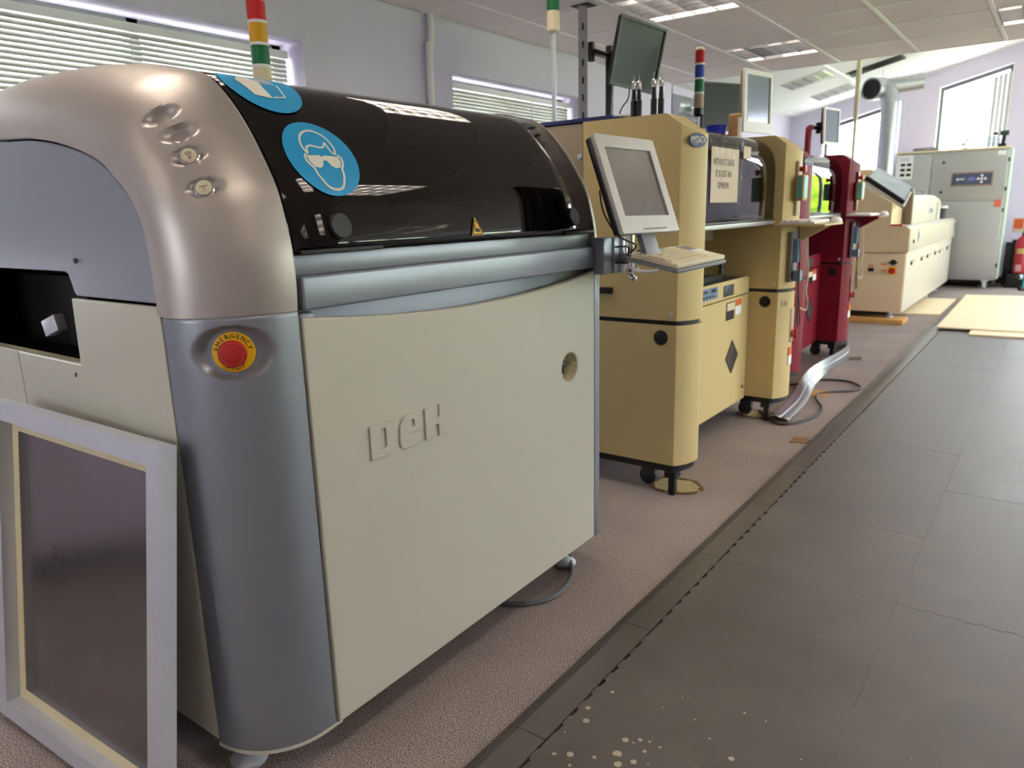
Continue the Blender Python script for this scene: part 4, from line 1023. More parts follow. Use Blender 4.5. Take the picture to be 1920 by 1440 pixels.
# things standing on the cream machine
tag(part('plastic_folder', MB().box(-2.38, -1.64, 3.03, 3.19, 1.706, 1.716, .002).box(-2.36, -1.66, 3.02, 3.024, 1.7065, 1.722), M_navy), 'navy blue plastic folder lying on the cream machine', 'folder')
tag(part('paper_stack', MB().box(-1.76, -1.62, 3.04, 3.17, 1.7165, 1.722).obox(V(-1.69, 3.10, 1.724), (V(.98, .17, 0).normalized(), V(-.17, .98, 0).normalized(), AZ), (.13, .11, .003)), M_paperw), 'loose white paper sheets on the navy folder', 'paper')
t_ = thing('signal_tower', 'tall-poled signal tower with a green lens rising from the cream machine', 'signal light', (-2.09, 3.21, 1.716))
part('pole', MB().cyl((-2.09, 3.21, 1.716), (-2.09, 3.21, 2.16), .012, 16), M_alu, t_)
part('base_section', MB().lathe([(.022, 0), (.031, .01), (.031, .095), (0, .095)], (-2.09, 3.21, 2.15), AZ, 24), M_offwhite, t_)
part('lens', MB().lathe([(.030, 0), (.030, .08), (0, .08)], (-2.09, 3.21, 2.246), AZ, 24), M_grnlens, t_)
part('lens', MB().lathe([(.030, 0), (.030, .08), (0, .08)], (-2.09, 3.21, 2.327), AZ, 24), M_yellens, t_)
st = thing('steel_strut', 'slotted galvanised steel strut from the cream machine up to the ceiling', 'strut', (-2.457, 4.10, 0))
L1 = []
me = curve_mesh('slotted_face', [rect(-.026, .026, 0, ZC-.001)]+[rect(-.006, .006, .06+.1*i, .10+.1*i) for i in range(24)], .0012); place(me, V(-2.447, 4.08, 0), V(.86, .51, 0).normalized(), AZ, V(.51, -.86, 0).normalized())
part('slotted_face', me, M_galv, st)
part('channel_sides', MB().obox(V(-2.436, 4.111, ZC/2), (V(-.51, .86, 0).normalized(), V(.86, .51, 0).normalized(), AZ), (.041, .0025, ZC-.002)).obox(V(-2.481, 4.085, ZC/2), (V(-.51, .86, 0).normalized(), V(.86, .51, 0).normalized(), AZ), (.041, .0025, ZC-.002)), M_galv, st)
part('slot_shade_plate', MB().obox(V(-2.4735, 4.122, ZC/2), (V(.86, .51, 0).normalized(), V(-.51, .86, 0).normalized(), AZ), (.05, .002, ZC-.002)), M_dkgrey, st)  # added dark plate stands in for shade inside the open-backed channel
part('ceiling_slot', MB().box(-2.52, -2.40, 4.06, 4.16, ZC-.004, ZC-.001), M_black, st)
sg3 = signal_tower('red blue and green signal tower with a printed grey base on the cream machine', -1.75, 4.185, 1.70, 1.815, [M_grnlens, M_blulens, M_redlens], .027, .066, M_offwhite, (.045, M_blackpl), .006)
part('printed_section', MB().lathe([(.0275, 0), (.0275, .072), (0, .072)], (-1.75, 4.185, 1.862), AZ, 24), mat('putty_plastic', 'a8957a', .5), sg3)
for c_ in sg3.children:
    if c_.name.split('.')[0] in ('lens', 'spacer_ring', 'top_cap'): c_.location.z += .076
for i, (x_, y_) in enumerate(((-1.607, 3.115), (-1.586, 3.125), (-1.512, 3.12), (-1.482, 3.13))):
    tt = thing('nozzle_tool', 'black-handled nozzle tool with a steel tip standing on the cream machine', 'tool', (x_, y_, 1.706), 'nozzle tools standing in a row on the cream machine')
    part('handle', MB().lathe([(.014, 0), (.014, .075), (.010, .080), (.011, .085), (.008, .125), (0, .125)], (x_, y_, 1.706), AZ, 14), M_blackpl, tt)
    part('metal_collar', MB().lathe([(.011, 0), (.011, .028), (.008, .034), (0, .034)], (x_, y_, 1.830), AZ, 12), M_chrome, tt)
    part('tip', MB().lathe([(.003, 0), (.002, .03), (0, .03)], (x_, y_, 1.862), AZ, 8), M_chrome, tt)
# big tilted monitor on a black post
bc = V(-1.977, 3.894, 2.126)
bm2, bu, bv, bn_ = monitor('tilted_monitor', 'large black flat monitor tilted down on a black post behind the cream machine', bc, V(.188, .981, -.058), V(.961, -.196, -.196), .405, .345, .016, .020, M_dkgrey, M_screen, .03)
part('support_post', MB().box(-2.17, -2.135, 3.86, 3.895, 1.69, 2.20, .003), M_blackpl, bm2)
part('mount_bracket', MB().box(-2.15, -2.02, 3.86, 3.89, 2.13, 2.17, .004).obox(bc-bn_*.05, (bu, bv, bn_), (.12, .12, .02), .004).box(-2.19, -2.14, 3.70, 3.90, 2.14, 2.16, .003).box(-2.19, -2.16, 3.70, 3.73, 2.10, 2.20, .003), M_blackpl, bm2)
part('monitor_lead', MB().tube([bc-bv*.15-bn_*.03, bc-bv*.22-bn_*.04+bu*.02, V(-2.11, 3.93, 1.86), V(-2.13, 3.90, 1.72)], .004, 8), M_cable, bm2)
# dark monitor and white monitor over the far tower
dm_, du, dv, dn_ = monitor('dark_monitor', 'black flat monitor standing behind the white monitor', V(-1.945, 5.10, 1.975), V(.45, .89, 0), V(.89, -.45, .06), .40, .30, .014, .018, M_dkgrey, M_screen, .03)
part('stand', MB().box(-2.01, -1.97, 5.10, 5.16, 0.02, 1.92, .004).box(-2.13, -1.85, 5.0, 5.24, .001, .025, .004), M_blackpl, dm_)
wm_, wu, wv_, wn = monitor('white_monitor', 'white-framed monitor with a pale screen above the cream machine tower', V(-1.592, 4.735, 1.930), V(.20, .98, 0), V(.985, -.20, .02), .33, .36, .030, .062, M_white, M_screen3, .045, mat('taupe_back', '8d7a66', .5))
part('monitor_arm', MB().box(-1.72, -1.64, 4.57, 4.60, 1.70, 1.86, .012, 3).box(-1.70, -1.62, 4.60, 4.68, 1.80, 1.85, .004), mat('tan_arm', 'a37f4f', .5), wm_)
tag(part('cable_sleeve', MB().cyl((-1.635, 4.535, 1.706), (-1.635, 4.535, 1.83), .010, 14, bev=.003), M_white), 'upright white plastic tube in front of the tan monitor arm', 'tube')
tag(part('blue_tub', MB().lathe([(.05, 0), (.062, .085), (.066, .09), (.06, .09), (.047, .01), (0, .01)], (-1.79, 4.565, 1.707), AZ, 24), M_cobalt), 'cobalt blue plastic tub beside the tan monitor arm', 'tub')
rm_, ru, rv_, rn = monitor('red_machine_monitor', 'silver monitor on a red bent arm above the wine red machine', V(-1.70, 6.96, 1.955), V(.16, .987, 0), V(.987, -.16, .03), .31, .30, .018, .022, M_white, M_screen3, .04)
part('monitor_arm', MB().tube([(-1.83, 6.72, 1.70), (-1.83, 6.72, 1.90), (-1.83, 6.74, 1.935), (-1.83, 6.80, 1.945)], .026, 10), M_red, rm_)
part('arm_knuckle', MB().cyl((-1.83, 6.80, 1.945), (-1.77, 6.93, 1.945), .016, 12).cyl((-1.80, 6.90, 1.90), (-1.80, 6.90, 1.99), .02, 12), M_blackpl, rm_)

# ================================================================== REFLOW OVEN
ov = thing('reflow_oven', 'long cream white reflow oven with rows of small latches at the far end', 'oven', (-1.85, 10.9, 0))
yo, y1o = 8.93, 12.83
part('lower_cabinet', MB().box(-2.45, -1.335, yo+.02, y1o-.02, .125, .775, .006), M_oven, ov)
part('end_panel', MB().box(-2.44, -1.345, yo+.004, yo+.02, .13, .77, .003), M_oventan, ov)
part('upper_housing', MB().prism([(-2.47, .775), (-1.325, .775), (-1.318, .79), (-1.318, 1.02), (-1.36, 1.055), (-2.47, 1.055)], lambda u, v, d: V(u, d, v), yo, y1o+.10), M_oven, ov)
part('end_panel', MB().prism([(-2.46, .78), (-1.33, .78), (-1.325, .79), (-1.325, 1.015), (-1.365, 1.05), (-2.46, 1.05)], lambda u, v, d: V(u, d, v), yo-.012, yo-.001), M_oventan, ov)
hdn = part('hood', MB().prism([(-2.40, 1.055), (-1.455, 1.055), (-1.455, 1.33), (-1.475, 1.365), (-1.52, 1.385), (-2.40, 1.42)], lambda u, v, d: V(u, d, v), 9.62, 11.86), M_oven, ov)
part('hood', MB().prism([(-2.40, 1.055), (-1.45, 1.055), (-1.45, 1.28), (-1.48, 1.34), (-1.56, 1.375), (-2.40, 1.41)], lambda u, v, d: V(u, d, v), 11.90, 12.22), M_oven, ov)
hl = text_mesh('OVEN', .085, .001, sx=.9); bpy.data.meshes.remove(hl)
ln = MB()
for i in range(4): ln.box(-1.455, -1.4535, 11.20+.085*i, 11.255+.085*i, 1.155, 1.205).box(-1.455, -1.4535, 11.20+.085*i, 11.215+.085*i, 1.20, 1.222)
part('faded_lettering', ln, M_bluetxt, hdn)
part('front_end_hood', MB().prism([(-2.40, 1.055), (-1.52, 1.055), (-1.52, 1.30), (-1.72, 1.42), (-1.98, 1.56), (-2.40, 1.58)], lambda u, v, d: V(u, d, v), yo+.03, 9.585), M_oventan, ov)
# tilted display with glass top on the front end
def slab(q, n, t0, t1, k=1.):
    c = sum(q, V(0, 0, 0))/4; a = [c+(p-c)*k+n*t0 for p in q]; d = [c+(p-c)*k+n*t1 for p in q]; mb = MB(); va_ = [mb.bm.verts.new(p) for p in a]; vb_ = [mb.bm.verts.new(p) for p in d]
    mb.bm.faces.new(va_); mb.bm.faces.new(vb_[::-1])
    for i in range(4): mb.bm.faces.new((va_[i], vb_[i], vb_[(i+1) % 4], va_[(i+1) % 4]))
    bmesh.ops.recalc_face_normals(mb.bm, faces=mb.bm.faces); return mb
lq = [V(-1.805, 9.0, 1.592), V(-1.405, 9.0, 1.312), V(-1.425, 9.52, 1.468), V(-1.80, 9.52, 1.70)]
ln_ = (lq[1]-lq[0]).cross(lq[3]-lq[0]).normalized()
ds = part('display_lid', slab(lq, ln_, -.05, 0), M_blackpl, ov, 'raised black-edged glass lid')
part('lid_glass', slab(lq, ln_, 0, .004, .94), M_screen3, ds)
part('lid_frame', slab([p+V(0, .0, -.055) for p in (lq[0], lq[1], lq[2], lq[3])], ln_, -.03, 0, 1.0), M_oven, ov)
part('display_stop', MB().box(-1.50, -1.42, 9.585, 9.66, 1.055, 1.40, .006).cyl((-1.46, 9.58, 1.42), (-1.46, 9.66, 1.42), .035, 16), mat('umber_bracket', '7c6a55', .5), ov)
part('display_lamp', MB().cyl((-1.52, 9.50, 1.345), (-1.47, 9.50, 1.325), .03, 14, bev=.004), M_chrome, ov)
part('display_lamp', MB().cyl((-1.52, 9.40, 1.345), (-1.47, 9.40, 1.325), .02, 14), M_chrome, ov)
part('red_tag', MB().box(-1.52, -1.40, yo+.01, yo+.10, 1.056, 1.075, .003), M_estop, ov)
for y in (9.28, 10.0, 10.47, 11.13, 11.53, 12.32):
    k = part('door_latch', MB().box(-1.335, -1.322, y-.03, y+.03, .622, .668, .003), M_blackpl, ov)
    part('latch_handle', MB().tube([(-1.325, y-.03, .66), (-1.300, y-.02, .675), (-1.296, y+.03, .68), (-1.302, y+.06, .67)], .009, 8), M_chrome, k)
for y in (9.60, 11.05):
    part('door_seam', MB().box(-1.3355, -1.3335, y-.003, y+.003, .13, .77), M_beigein, ov) if False else None
for y, r_ in ((9.52, .055), (12.86, .05)):
    mb = MB()
    for a in range(2): mb.prism([(y-.012, .93-r_*1.3), (y+.012, .93-r_*1.3), (y+.012, .93+r_*1.3), (y-.012, .93+r_*1.3)] if a == 0 else [(y-r_*1.5, .92), (y+r_*1.5, .92), (y+r_*1.5, .94), (y-r_*1.5, .94)], lambda u, v, d: V(d, u, v), -1.3185, -1.3165-a*.0008)
    for a in range(4):
        t0 = pi/4+pi/2*a; mb.cyl((-1.3185, y+.045*cos(t0), .93+.04*sin(t0)), (-1.3162, y+.045*cos(t0), .93+.04*sin(t0)), .016, 14)
    part('maker_emblem', mb, M_bluetxt, ov)
part('key_switch', MB().lathe([(.018, 0), (.018, .012), (0, .012)], (-1.318, 9.18, .885), AX, 16), M_blackpl, ov)
ey = yo+.004
part('isolator_switch', MB().lathe([(.030, 0), (.030, .02), (0, .02)], (-1.455, ey, .672), -AY, 20).box(-1.50, -1.41, ey-.036, ey-.02, .664, .680, .003), M_blackpl, ov)
pl = part('stop_plate', MB().box(-1.502, -1.418, ey-.003, ey, .540, .624), M_yellow, ov)
part('stop_button', MB().lathe([(.016, 0), (.016, .014), (.034, .018), (.034, .030), (0, .034)], (-1.46, ey-.003, .582), -AY, 24), M_estop, pl)
part('indicator_label', MB().box(-1.575, -1.525, ey-.002, ey, .640, .655), M_orange, ov); part('indicator_label', MB().box(-1.575, -1.525, ey-.002, ey, .575, .588), M_orange, ov); part('indicator_label', MB().box(-1.70, -1.65, ey-.002, ey, .625, .640), M_orange, ov)
part('rocker_switch', MB().box(-1.70, -1.645, ey-.012, ey, .568, .608, .003), M_blackpl, ov)
for x, y in ((-1.47, 9.06), (-2.3, 9.06), (-1.47, 11.7), (-1.47, 12.6), (-2.3, 12.5)):
    z0 = .058 if y < 9.5 else 0
    part('levelling_foot', MB().lathe([(.045, z0), (.045, z0+.012), (.03, z0+.022), (.016, z0+.025), (.016, .127), (0, .127)], (x, y, 0), AZ, 20), M_alu, ov)
part('under_beam', MB().box(-2.40, -1.50, yo+.10, y1o-.06, .085, .124), M_plinth, ov)
tag(part('timber_batten', MB().box(-2.5, -1.30, 8.86, 9.20, .001, .057, .004), M_wood), 'pine batten lying under the near feet of the reflow oven', 'timber')
cup = thing('black_cup', 'black tub with a white lid on top of the reflow oven', 'tub', (-1.46, 12.42, 1.055))
part('body', MB().lathe([(.055, 0), (.07, .145), (0, .145)], (-1.46, 12.42, 1.056), AZ, 24), M_dkgrey, cup); part('lid', MB().lathe([(.082, .145), (.082, .175), (0, .178)], (-1.46, 12.42, 1.056), AZ, 24), M_white, cup)
tag(part('oven_rail', MB().cyl((-1.62, 9.9, 1.43), (-1.62, 11.7, 1.43), .012, 12).cyl((-1.62, 9.95, 1.392), (-1.62, 9.95, 1.43), .01, 10).cyl((-1.62, 11.6, 1.392), (-1.62, 11.6, 1.43), .01, 10), M_chrome), 'thin chrome rail along the top of the oven hood', 'rail')
bx = part('cardboard_box', MB().box(-2.25, -1.95, 10.0, 10.5, 1.418, 1.70, .004).box(-2.20, -2.0, 10.0, 10.5, 1.70, 1.703), mat('pale_cardboard', 'd9bd92', .8), None); tag(bx, 'pale cardboard box standing on the oven beside the silver duct', 'box')

# ================================================================== EXTRACT DUCTS
dk = thing('extract_duct', 'silver spiral duct rising from the oven to an open-ended tee', 'duct', (-2.30, 12.4, 1.41))
xd, yd = -2.24, 12.4
def ribs(mb, a, b, r, n):
    a, b = Vector(a), Vector(b)
    for i in range(n):
        p = a.lerp(b, (i+.5)/n); d = (b-a).normalized(); mb.cyl(p-d*.006, p+d*.006, r+.004, 28)
    return mb
v_ = MB().cyl((xd, yd, 1.412), (xd, yd, 2.72), .13, 32); ribs(v_, (xd, yd, 1.5), (xd, yd, 2.68), .13, 12); part('riser', v_, M_galv, dk)
a_, b_ = V(xd-.34, yd-.02, 2.93), V(xd+.30, yd-.02, 2.93)
part('elbow', MB().tube([(xd, yd, 2.70), (xd-.03, yd, 2.80), (xd-.08, yd-.01, 2.88), (xd-.18, yd-.03, 2.92)], .13, 24), M_galv, dk)
h_ = MB().cyl((xd-.24, yd-.22, 2.90), (xd-.16, yd+.06, 2.93), .155, 32, cap=False); part('tee_mouth', h_, M_galv, dk)
part('mouth_shade_plug', MB().cyl((xd-.236, yd-.206, 2.902), (xd-.16, yd+.06, 2.93), .13, 32), M_black, dk)  # black plug painted as the shade inside the open duct
part('mouth_rim', MB().tube([V(xd-.24, yd-.22, 2.90)+.145*(cos(t)*V(.96, -.27, 0)+sin(t)*AZ) for t in [2*pi*k/24 for k in range(25)]], .012, 8), M_galv, dk)
part('side_branch', ribs(MB().cyl((xd-.18, yd, 2.93), (xd+.34, yd+.25, 2.99), .115, 28), (xd-.1, yd+.04, 2.94), (xd+.34, yd+.25, 2.99), .115, 5), M_galv, dk)
part('hanger_wire', MB().cyl((xd-.14, yd, 3.05), (xd-.14, yd, zs(xd-.14)), .004, 8), M_alu, dk)
ld = thing('ventilation_duct', 'silver flexible duct running level along the lavender bay wall', 'duct', (-3.95, 9.6, 2.47))
part('duct_run', ribs(MB().cyl((-3.95, 8.6, 2.50), (-3.95, 10.9, 2.50), .13, 28), (-3.95, 8.7, 2.5), (-3.95, 10.8, 2.5), .13, 14), M_galv, ld)
hs_ = [V(-3.80, 8.9, 2.46), V(-3.68, 8.95, 2.40), V(-3.62, 8.97, 2.28), V(-3.62, 8.98, 2.05), V(-3.66, 9.0, 1.80)]
hm = MB().tube(hs_, .055, 16); cc = resample(catmull(hs_, 6), 16)
part('flexible_hose', hm, M_white, ld)
for p in cc[1:-1]: part('hose_rib', MB().lathe([(.060, -.008), (.064, 0), (.060, .008)], p, (cc[min(15, cc.index(p)+1)]-p), 16), M_white, ld)
part('wall_bracket', MB().box(XA, -3.93, 9.5, 9.53, 2.33, 2.37).box(XA, -3.93, 10.5, 10.53, 2.33, 2.37), M_galv, ld)
va = MB(); vx0, vx1, vy = -2.76, -2.06, 12.02
vt = thing('ceiling_vent', 'long black slot vent set in the white sloping ceiling', 'vent', (-2.4, vy, zs(-2.4)))
part('vent_frame', MB().prism([(vx0, zs(vx0)-.001), (vx1, zs(vx1)-.001), (vx1, zs(vx1)-.02), (vx0, zs(vx0)-.02)], lambda u, v, d: V(u, d, v), vy-.16, vy+.16), M_dkgrey, vt)
for i in range(5): part('vent_slat', MB().prism([(vx0+.03, zs(vx0)-.014), (vx1-.03, zs(vx1)-.014), (vx1-.03, zs(vx1)-.028), (vx0+.03, zs(vx0)-.028)], lambda u, v, d: V(u, d, v), vy-.13+.055*i, vy-.105+.055*i), M_black, vt)
hp = thing('drop_pole', 'thin ivory service pole dropping from the ceiling behind the wine red machine', 'pole', (-1.66, 7.60, 1.0))
part('lower_pole', MB().cyl((-1.66, 7.60, 0), (-1.66, 7.60, 2.06), .014, 12), M_offwhite, hp); part('upper_sleeve', MB().cyl((-1.66, 7.60, 2.06), (-1.66, 7.60, zs(-1.66)), .022, 12), M_offwhite, hp)
tag(part('wall_sensor', MB().lathe([(.05, 0), (.05, .02), (.035, .035), (0, .035)], (-3.83, YF-.001, 2.19), -AY, 20), M_offwhite), 'round ivory sensor on the lavender gable wall', 'sensor')

# ================================================================== STEEL CABINET
cb = thing('steel_cabinet', 'tall stainless steel cabinet on castors against the gable wall', 'cabinet', (-1.5, 13.4, 0))
yc = 13.10; cx0, cx1 = -2.215, -.76
part('body', MB().box(cx0, cx1, yc+.02, 13.85, .125, 2.02, .006), M_steel, cb)
part('left_door', MB().box(cx0+.008, -1.735, yc, yc+.02, .16, 2.00, .004), M_steel, cb)
ud = part('upper_door', MB().box(-1.725, cx1-.01, yc-.004, yc+.02, 1.300, 2.00, .004), M_steel, cb)
part('lower_door', MB().box(-1.725, cx1-.01, yc-.002, yc+.02, .160, 1.290, .004), M_steel, cb)
part('side_skirt', MB().box(cx1, cx1+.03, yc+.06, 13.85, .14, 2.03, .004), mat('pale_green_edge', 'b7c4b6', .5), cb)
part('top_board', MB().box(cx0-.01, cx1+.01, yc-.01, 13.86, 2.02, 2.045, .003), M_ply, cb)
for z in (1.86, 1.43): part('door_lock', MB().cyl((-1.575, yc-.012, z), (-1.575, yc, z), .020, 16, bev=.002), M_dkgrey, ud)
for z in (1.86, 1.45, 1.15, .35): part('hinge', MB().cyl((cx1+.005, yc-.008, z-.03), (cx1+.005, yc-.008, z+.03), .012, 10), M_dkgrey, cb)
bz = part('control_bezel', plate_xz('control_bezel', [rect(-1.46, -.915, 1.500, 1.712, .01), rect(-1.435, -.94, 1.525, 1.687)], yc-.005, .022, .004), mat('brass_tinted_bezel', 'b9a48c', .25, .8), ud)
pnl = part('control_panel', MB().box(-1.435, -.94, yc-.010, yc-.005, 1.525, 1.687), mat('slate_blue_panel', '4a4f66', .4), ud)
part('panel_display', MB().box(-1.24, -1.15, yc-.013, yc-.010, 1.58, 1.635), mat('blue_lcd', '6a74b0', .3), pnl)
kx = MB()
for a, b in ((0, 0), (.045, 0), (-.045, 0), (0, .045), (0, -.045)): kx.box(-1.065+a-.016, -1.065+a+.016, yc-.014, yc-.010, 1.606+b-.016, 1.606+b+.016, .003, 1)
part('key_pad', kx, M_paperw, pnl)
lm = MB().box(-1.345, -1.285, yc-.012, yc-.010, 1.597, 1.605).box(-1.345, -1.28, yc-.012, yc-.010, 1.612, 1.620).cyl((-1.37, yc-.012, 1.607), (-1.37, yc-.010, 1.607), .018, 14)
part('panel_logo', lm, M_paperw, pnl)
part('orange_tag', MB().box(-.875, -.79, yc-.005, yc-.003, 1.20, 1.30), mat('salmon_label', 'd9705a', .5), cb)
part('maker_label', MB().box(-.90, -.80, yc-.006, yc-.004, 1.93, 1.99), M_paperw, cb)
for x, y in ((-.885, 13.16), (-2.1, 13.16), (-.885, 13.75), (-2.1, 13.75)):
    part('castor', MB().cyl((x-.022, y, .052), (x+.022, y, .052), .052, 20, bev=.006).box(x-.045, x+.045, y-.04, y+.05, .108, .126).box(x-.03, x-.024, y-.02, y+.03, .05, .11).box(x+.024, x+.03, y-.02, y+.03, .05, .11), mat('pale_castor', 'c9cbc9', .5), cb)
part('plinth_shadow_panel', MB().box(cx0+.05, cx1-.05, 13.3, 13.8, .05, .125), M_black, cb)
ntc = thing('cabinet_notice', 'white notice with six black pictures on the steel cabinet door', 'notice', (-2.08, yc-.002, 1.66))
part('sheet', MB().box(-2.195, -1.985, yc-.003, yc-.001, 1.64, 1.995), M_paperw, ntc)
for r_ in range(3):
    for c_ in range(2):
        part('picture', MB().box(-2.155+.085*c_, -2.092+.085*c_, yc-.0045, yc-.003, 1.835-.075*r_, 1.875-.075*r_), M_ink, ntc)
part('notice_lines', MB().box(-2.17, -2.02, yc-.0042, yc-.003, 1.955, 1.961).box(-2.17, -2.04, yc-.0042, yc-.003, 1.935, 1.941).box(-2.17, -2.03, yc-.0042, yc-.003, 1.915, 1.921), M_grey, ntc)
# coiled cable and plastic bags on top
def coil(name, label, c, r, h, n, mt, seed, tr_=.006):
    rnd = random.Random(seed); pts = []
    for i in range(n*14):
        t = 2*pi*i/14; pts.append(V(c[0]+r*(1+.12*rnd.uniform(-1, 1))*cos(t), c[1]+r*.45*(1+.1*rnd.uniform(-1, 1))*sin(t), c[2]+.008+h*i/(n*14)+rnd.uniform(0, .006)))
    o = part(name, MB().tube(pts, tr_, 6), mt); return tag(o, label, 'cable')
coil('cable_coil', 'blue and clear coiled air hose on top of the steel cabinet', (-1.17, 13.45, 2.046), .25, .15, 5, mat('pale_blue_hose', '9db4cf', .25, 0, .3, 30), 2, .008)
coil('cable_coil', 'thin dark coiled wire on the left end of the cabinet top', (-1.88, 13.42, 2.046), .17, .05, 4, mat('grey_wire', '77797a', .4), 6, .005)
def drill(name, label, loc, rot, body_m, accent):
    d = thing(name, label, 'drill', loc, local=True); d.rotation_euler = (0, 0, rot)
    part('battery', MB().box(-.045, .055, -.035, .035, 0, .05, .008), M_blackpl, d)
    part('grip', MB().prism([(-.012, .05), (.036, .05), (.044, .16), (.002, .16)], lambda u, v, w: V(u, w, v), -.016, .016), accent, d)
    part('motor_body', MB().cyl((-.035, 0, .195), (.075, 0, .195), .036, 20, bev=.008), body_m, d)
    part('gear_collar', MB().cyl((-.062, 0, .195), (-.035, 0, .195), .033, 20), M_alu, d)
    part('chuck', MB().cyl((-.062, 0, .195), (-.125, 0, .195), .026, 16, r2=.010), M_blackpl, d)
    return d
M_dg = mat('bottle_green_tool', '2f4a44', .45); M_tealt = mat('teal_tool', '2c8f8c', .4)
drill('cordless_drill', 'dark green cordless drill standing on the steel cabinet', (-.88, 13.28, 2.046), 0, M_dg, M_blackpl)
drill('cordless_drill', 'teal cordless drill standing on the floor beside the fire extinguisher', (-.40, 13.02, .001), radians(35), M_tealt, M_tealt)
vb = thing('vertical_blind', 'pale grey vertical blind drawn to the side of the gable window', 'window blind', (-1.02, YF+.06, 2.0))
for i in range(4):
    a = -1.13+.06*i; part('vane', MB().box(a, a+.055, YF+.05+.006*(i % 2), YF+.052+.006*(i % 2), 1.02, wtop(a)-.10), mat('grey_blind_fabric', 'c9cccb', .8), vb)
# fire point
fe = thing('fire_extinguisher', 'red fire extinguisher with a gold label standing by the gable wall', 'extinguisher', (-.50, 13.50, .19))
ex, ey_ = -.485, 13.55
part('cylinder', MB().lathe([(.070, 0), (.085, .012), (.085, .44), (.075, .50), (.045, .54), (.026, .56), (0, .56)], (ex, ey_, .20), AZ, 28), mat('extinguisher_red', 'a3152a', .3), fe)
part('valve', MB().cyl((ex, ey_, .755), (ex, ey_, .81), .020, 14).box(ex-.012, ex+.085, ey_-.012, ey_+.012, .80, .815).box(ex-.012, ex+.085, ey_-.012, ey_+.012, .83, .842), M_blackpl, fe)
me = MB()
rows = [[V(ex+.0862*sin(t), ey_-.0862*cos(t), z) for z in (.50, .54, .58)] for t in [radians(-40+10*k) for k in range(9)]]
part('label', me.grid(rows), mat('gold_label', 'b59a5a', .4), fe)
rows = [[V(ex+.0862*sin(t), ey_-.0862*cos(t), z) for z in (.24, .29, .34)] for t in [radians(-35+10*k) for k in range(6)]]
part('label', MB().grid(rows), mat('pink_label', 'cf9aa0', .5), fe)
part('hose', MB().tube([(ex, ey_, .78), (ex+.09, ey_-.02, .76), (ex+.115, ey_-.02, .60), (ex+.11, ey_-.02, .40)], .012, 10), M_black, fe)
tag(part('extinguisher_stand', MB().box(-.64, -.26, 13.38, 13.74, .001, .03, .004).box(-.62, -.28, 13.40, 13.72, .03, .199, .006).box(-.70, -.60, 13.66, 13.74, .0, .66, .003).box(-.62, -.28, 13.70, 13.74, .19, .70, .003), M_black), 'dark grey plastic stand under the fire extinguisher', 'stand')
sn_ = thing('fire_sign', 'red green and yellow fire point sign behind the extinguisher', 'sign', (-.45, YF-.003, .86))
part('board', MB().box(-.66, -.26, YF-.006, YF-.001, .80, 1.02), M_paper, sn_)
part('red_field', MB().box(-.64, -.52, YF-.009, YF-.006, .85, 1.00), mat('orange_red_print', 'd55a2a', .5), sn_); part('green_field', MB().box(-.50, -.38, YF-.009, YF-.006, .92, 1.00), mat('sign_green', '5fae4c', .5), sn_); part('yellow_field', MB().box(-.40, -.28, YF-.009, YF-.006, .82, .91), M_yellow, sn_)

# plywood sheets on the floor
def sheet(label, pts, z, th=.018):
    o = part('plywood_sheet', plate_xy('plywood_sheet', [pts], z+th, th, .0015), M_ply); tag(o, label, 'plywood'); return o
sheet('large pale plywood sheet lying uppermost across the mat', [(-.945, 8.60), (.85, 8.70), (.78, 12.0), (-.98, 11.75)], .034, .016)
sheet('plywood sheet under the large one, its near edge sticking out', [(-.64, 8.36), (.95, 8.42), (.93, 10.8), (-.66, 10.7)], .0155, .018)
sheet('narrow plywood board half under the reflow oven', [(-1.90, 9.72), (-1.06, 9.79), (-1.06, 11.45), (-1.90, 11.38)], .001, .020)

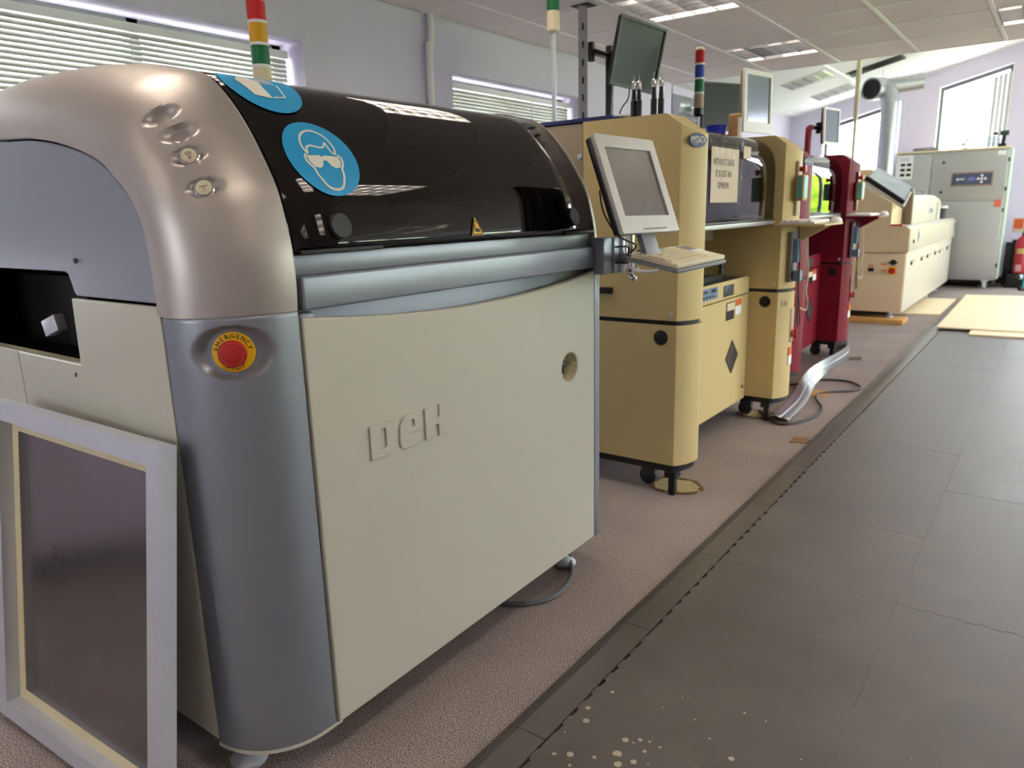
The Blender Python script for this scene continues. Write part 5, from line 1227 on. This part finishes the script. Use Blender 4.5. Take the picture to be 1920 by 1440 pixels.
# bent metal strip and cables on the floor
mp_ = [V(-1.29, 4.50, 0), V(-1.32, 5.0, 0), V(-1.41, 5.6, 0), V(-1.42, 6.1, 0), V(-1.405, 6.6, 0), V(-1.43, 6.90, 0), V(-1.50, 7.08, 0), V(-1.60, 7.10, 0)]
cl = resample(catmull(mp_, 8), 60); rows = []
for i, p in enumerate(cl):
    t = (cl[min(i+1, 59)]-cl[max(i-1, 0)]).normalized(); n = V(t.y, -t.x, 0)
    k = min(1, max(0, (i/59-.25)/.45)); k = k*k*(3-2*k); a = radians(12+70*k)                       # rolls from flat to on-edge
    e = n*cos(a)+AZ*-sin(a); f = n*sin(a)+AZ*cos(a)
    prof_ = [(-.052, .004), (-.052, .018), (-.030, .020), (-.006, .020), (0, .013), (.006, .020), (.030, .020), (.052, .018), (.052, .004)]
    base = p+AZ*(.0015+.052*sin(a))
    rows.append([base+e*u+f*w for u, w in prof_])
ms_ = part('metal_strip', MB().grid(rows), M_galv); md = ms_.modifiers.new('thickness', 'SOLIDIFY'); md.thickness = .0018; md.offset = 0
tag(ms_, 'bent silver metal trunking strip curling along the carpet', 'metal strip')
cz = .010
tag(part('power_cable', MB().tube([(-1.47, 4.66, cz), (-1.30, 4.44, cz), (-1.20, 4.49, cz), (-1.13, 4.72, cz), (-1.147, 4.93, cz), (-1.245, 5.17, cz), (-1.262, 5.33, cz), (-1.17, 5.44, cz), (-1.075, 5.53, cz), (-1.062, 5.66, cz), (-1.18, 5.80, cz), (-1.355, 5.76, cz), (-1.46, 5.55, cz), (-1.62, 5.40, cz)], .0075, 8), M_cable), 'looping black cable on the carpet between the cream and red machines', 'cable')
tag(part('power_cable', MB().tube([(-1.60, 1.75, cz), (-1.40, 1.80, cz), (-1.305, 1.88, cz), (-1.285, 1.98, cz), (-1.315, 2.10, cz), (-1.39, 2.20, .02), (-1.45, 2.24, .09), (-1.50, 2.25, .16)], .009, 8), mat('grey_cable', '5d5f62', .4)), 'grey cable looping out from under the screen printer', 'cable')
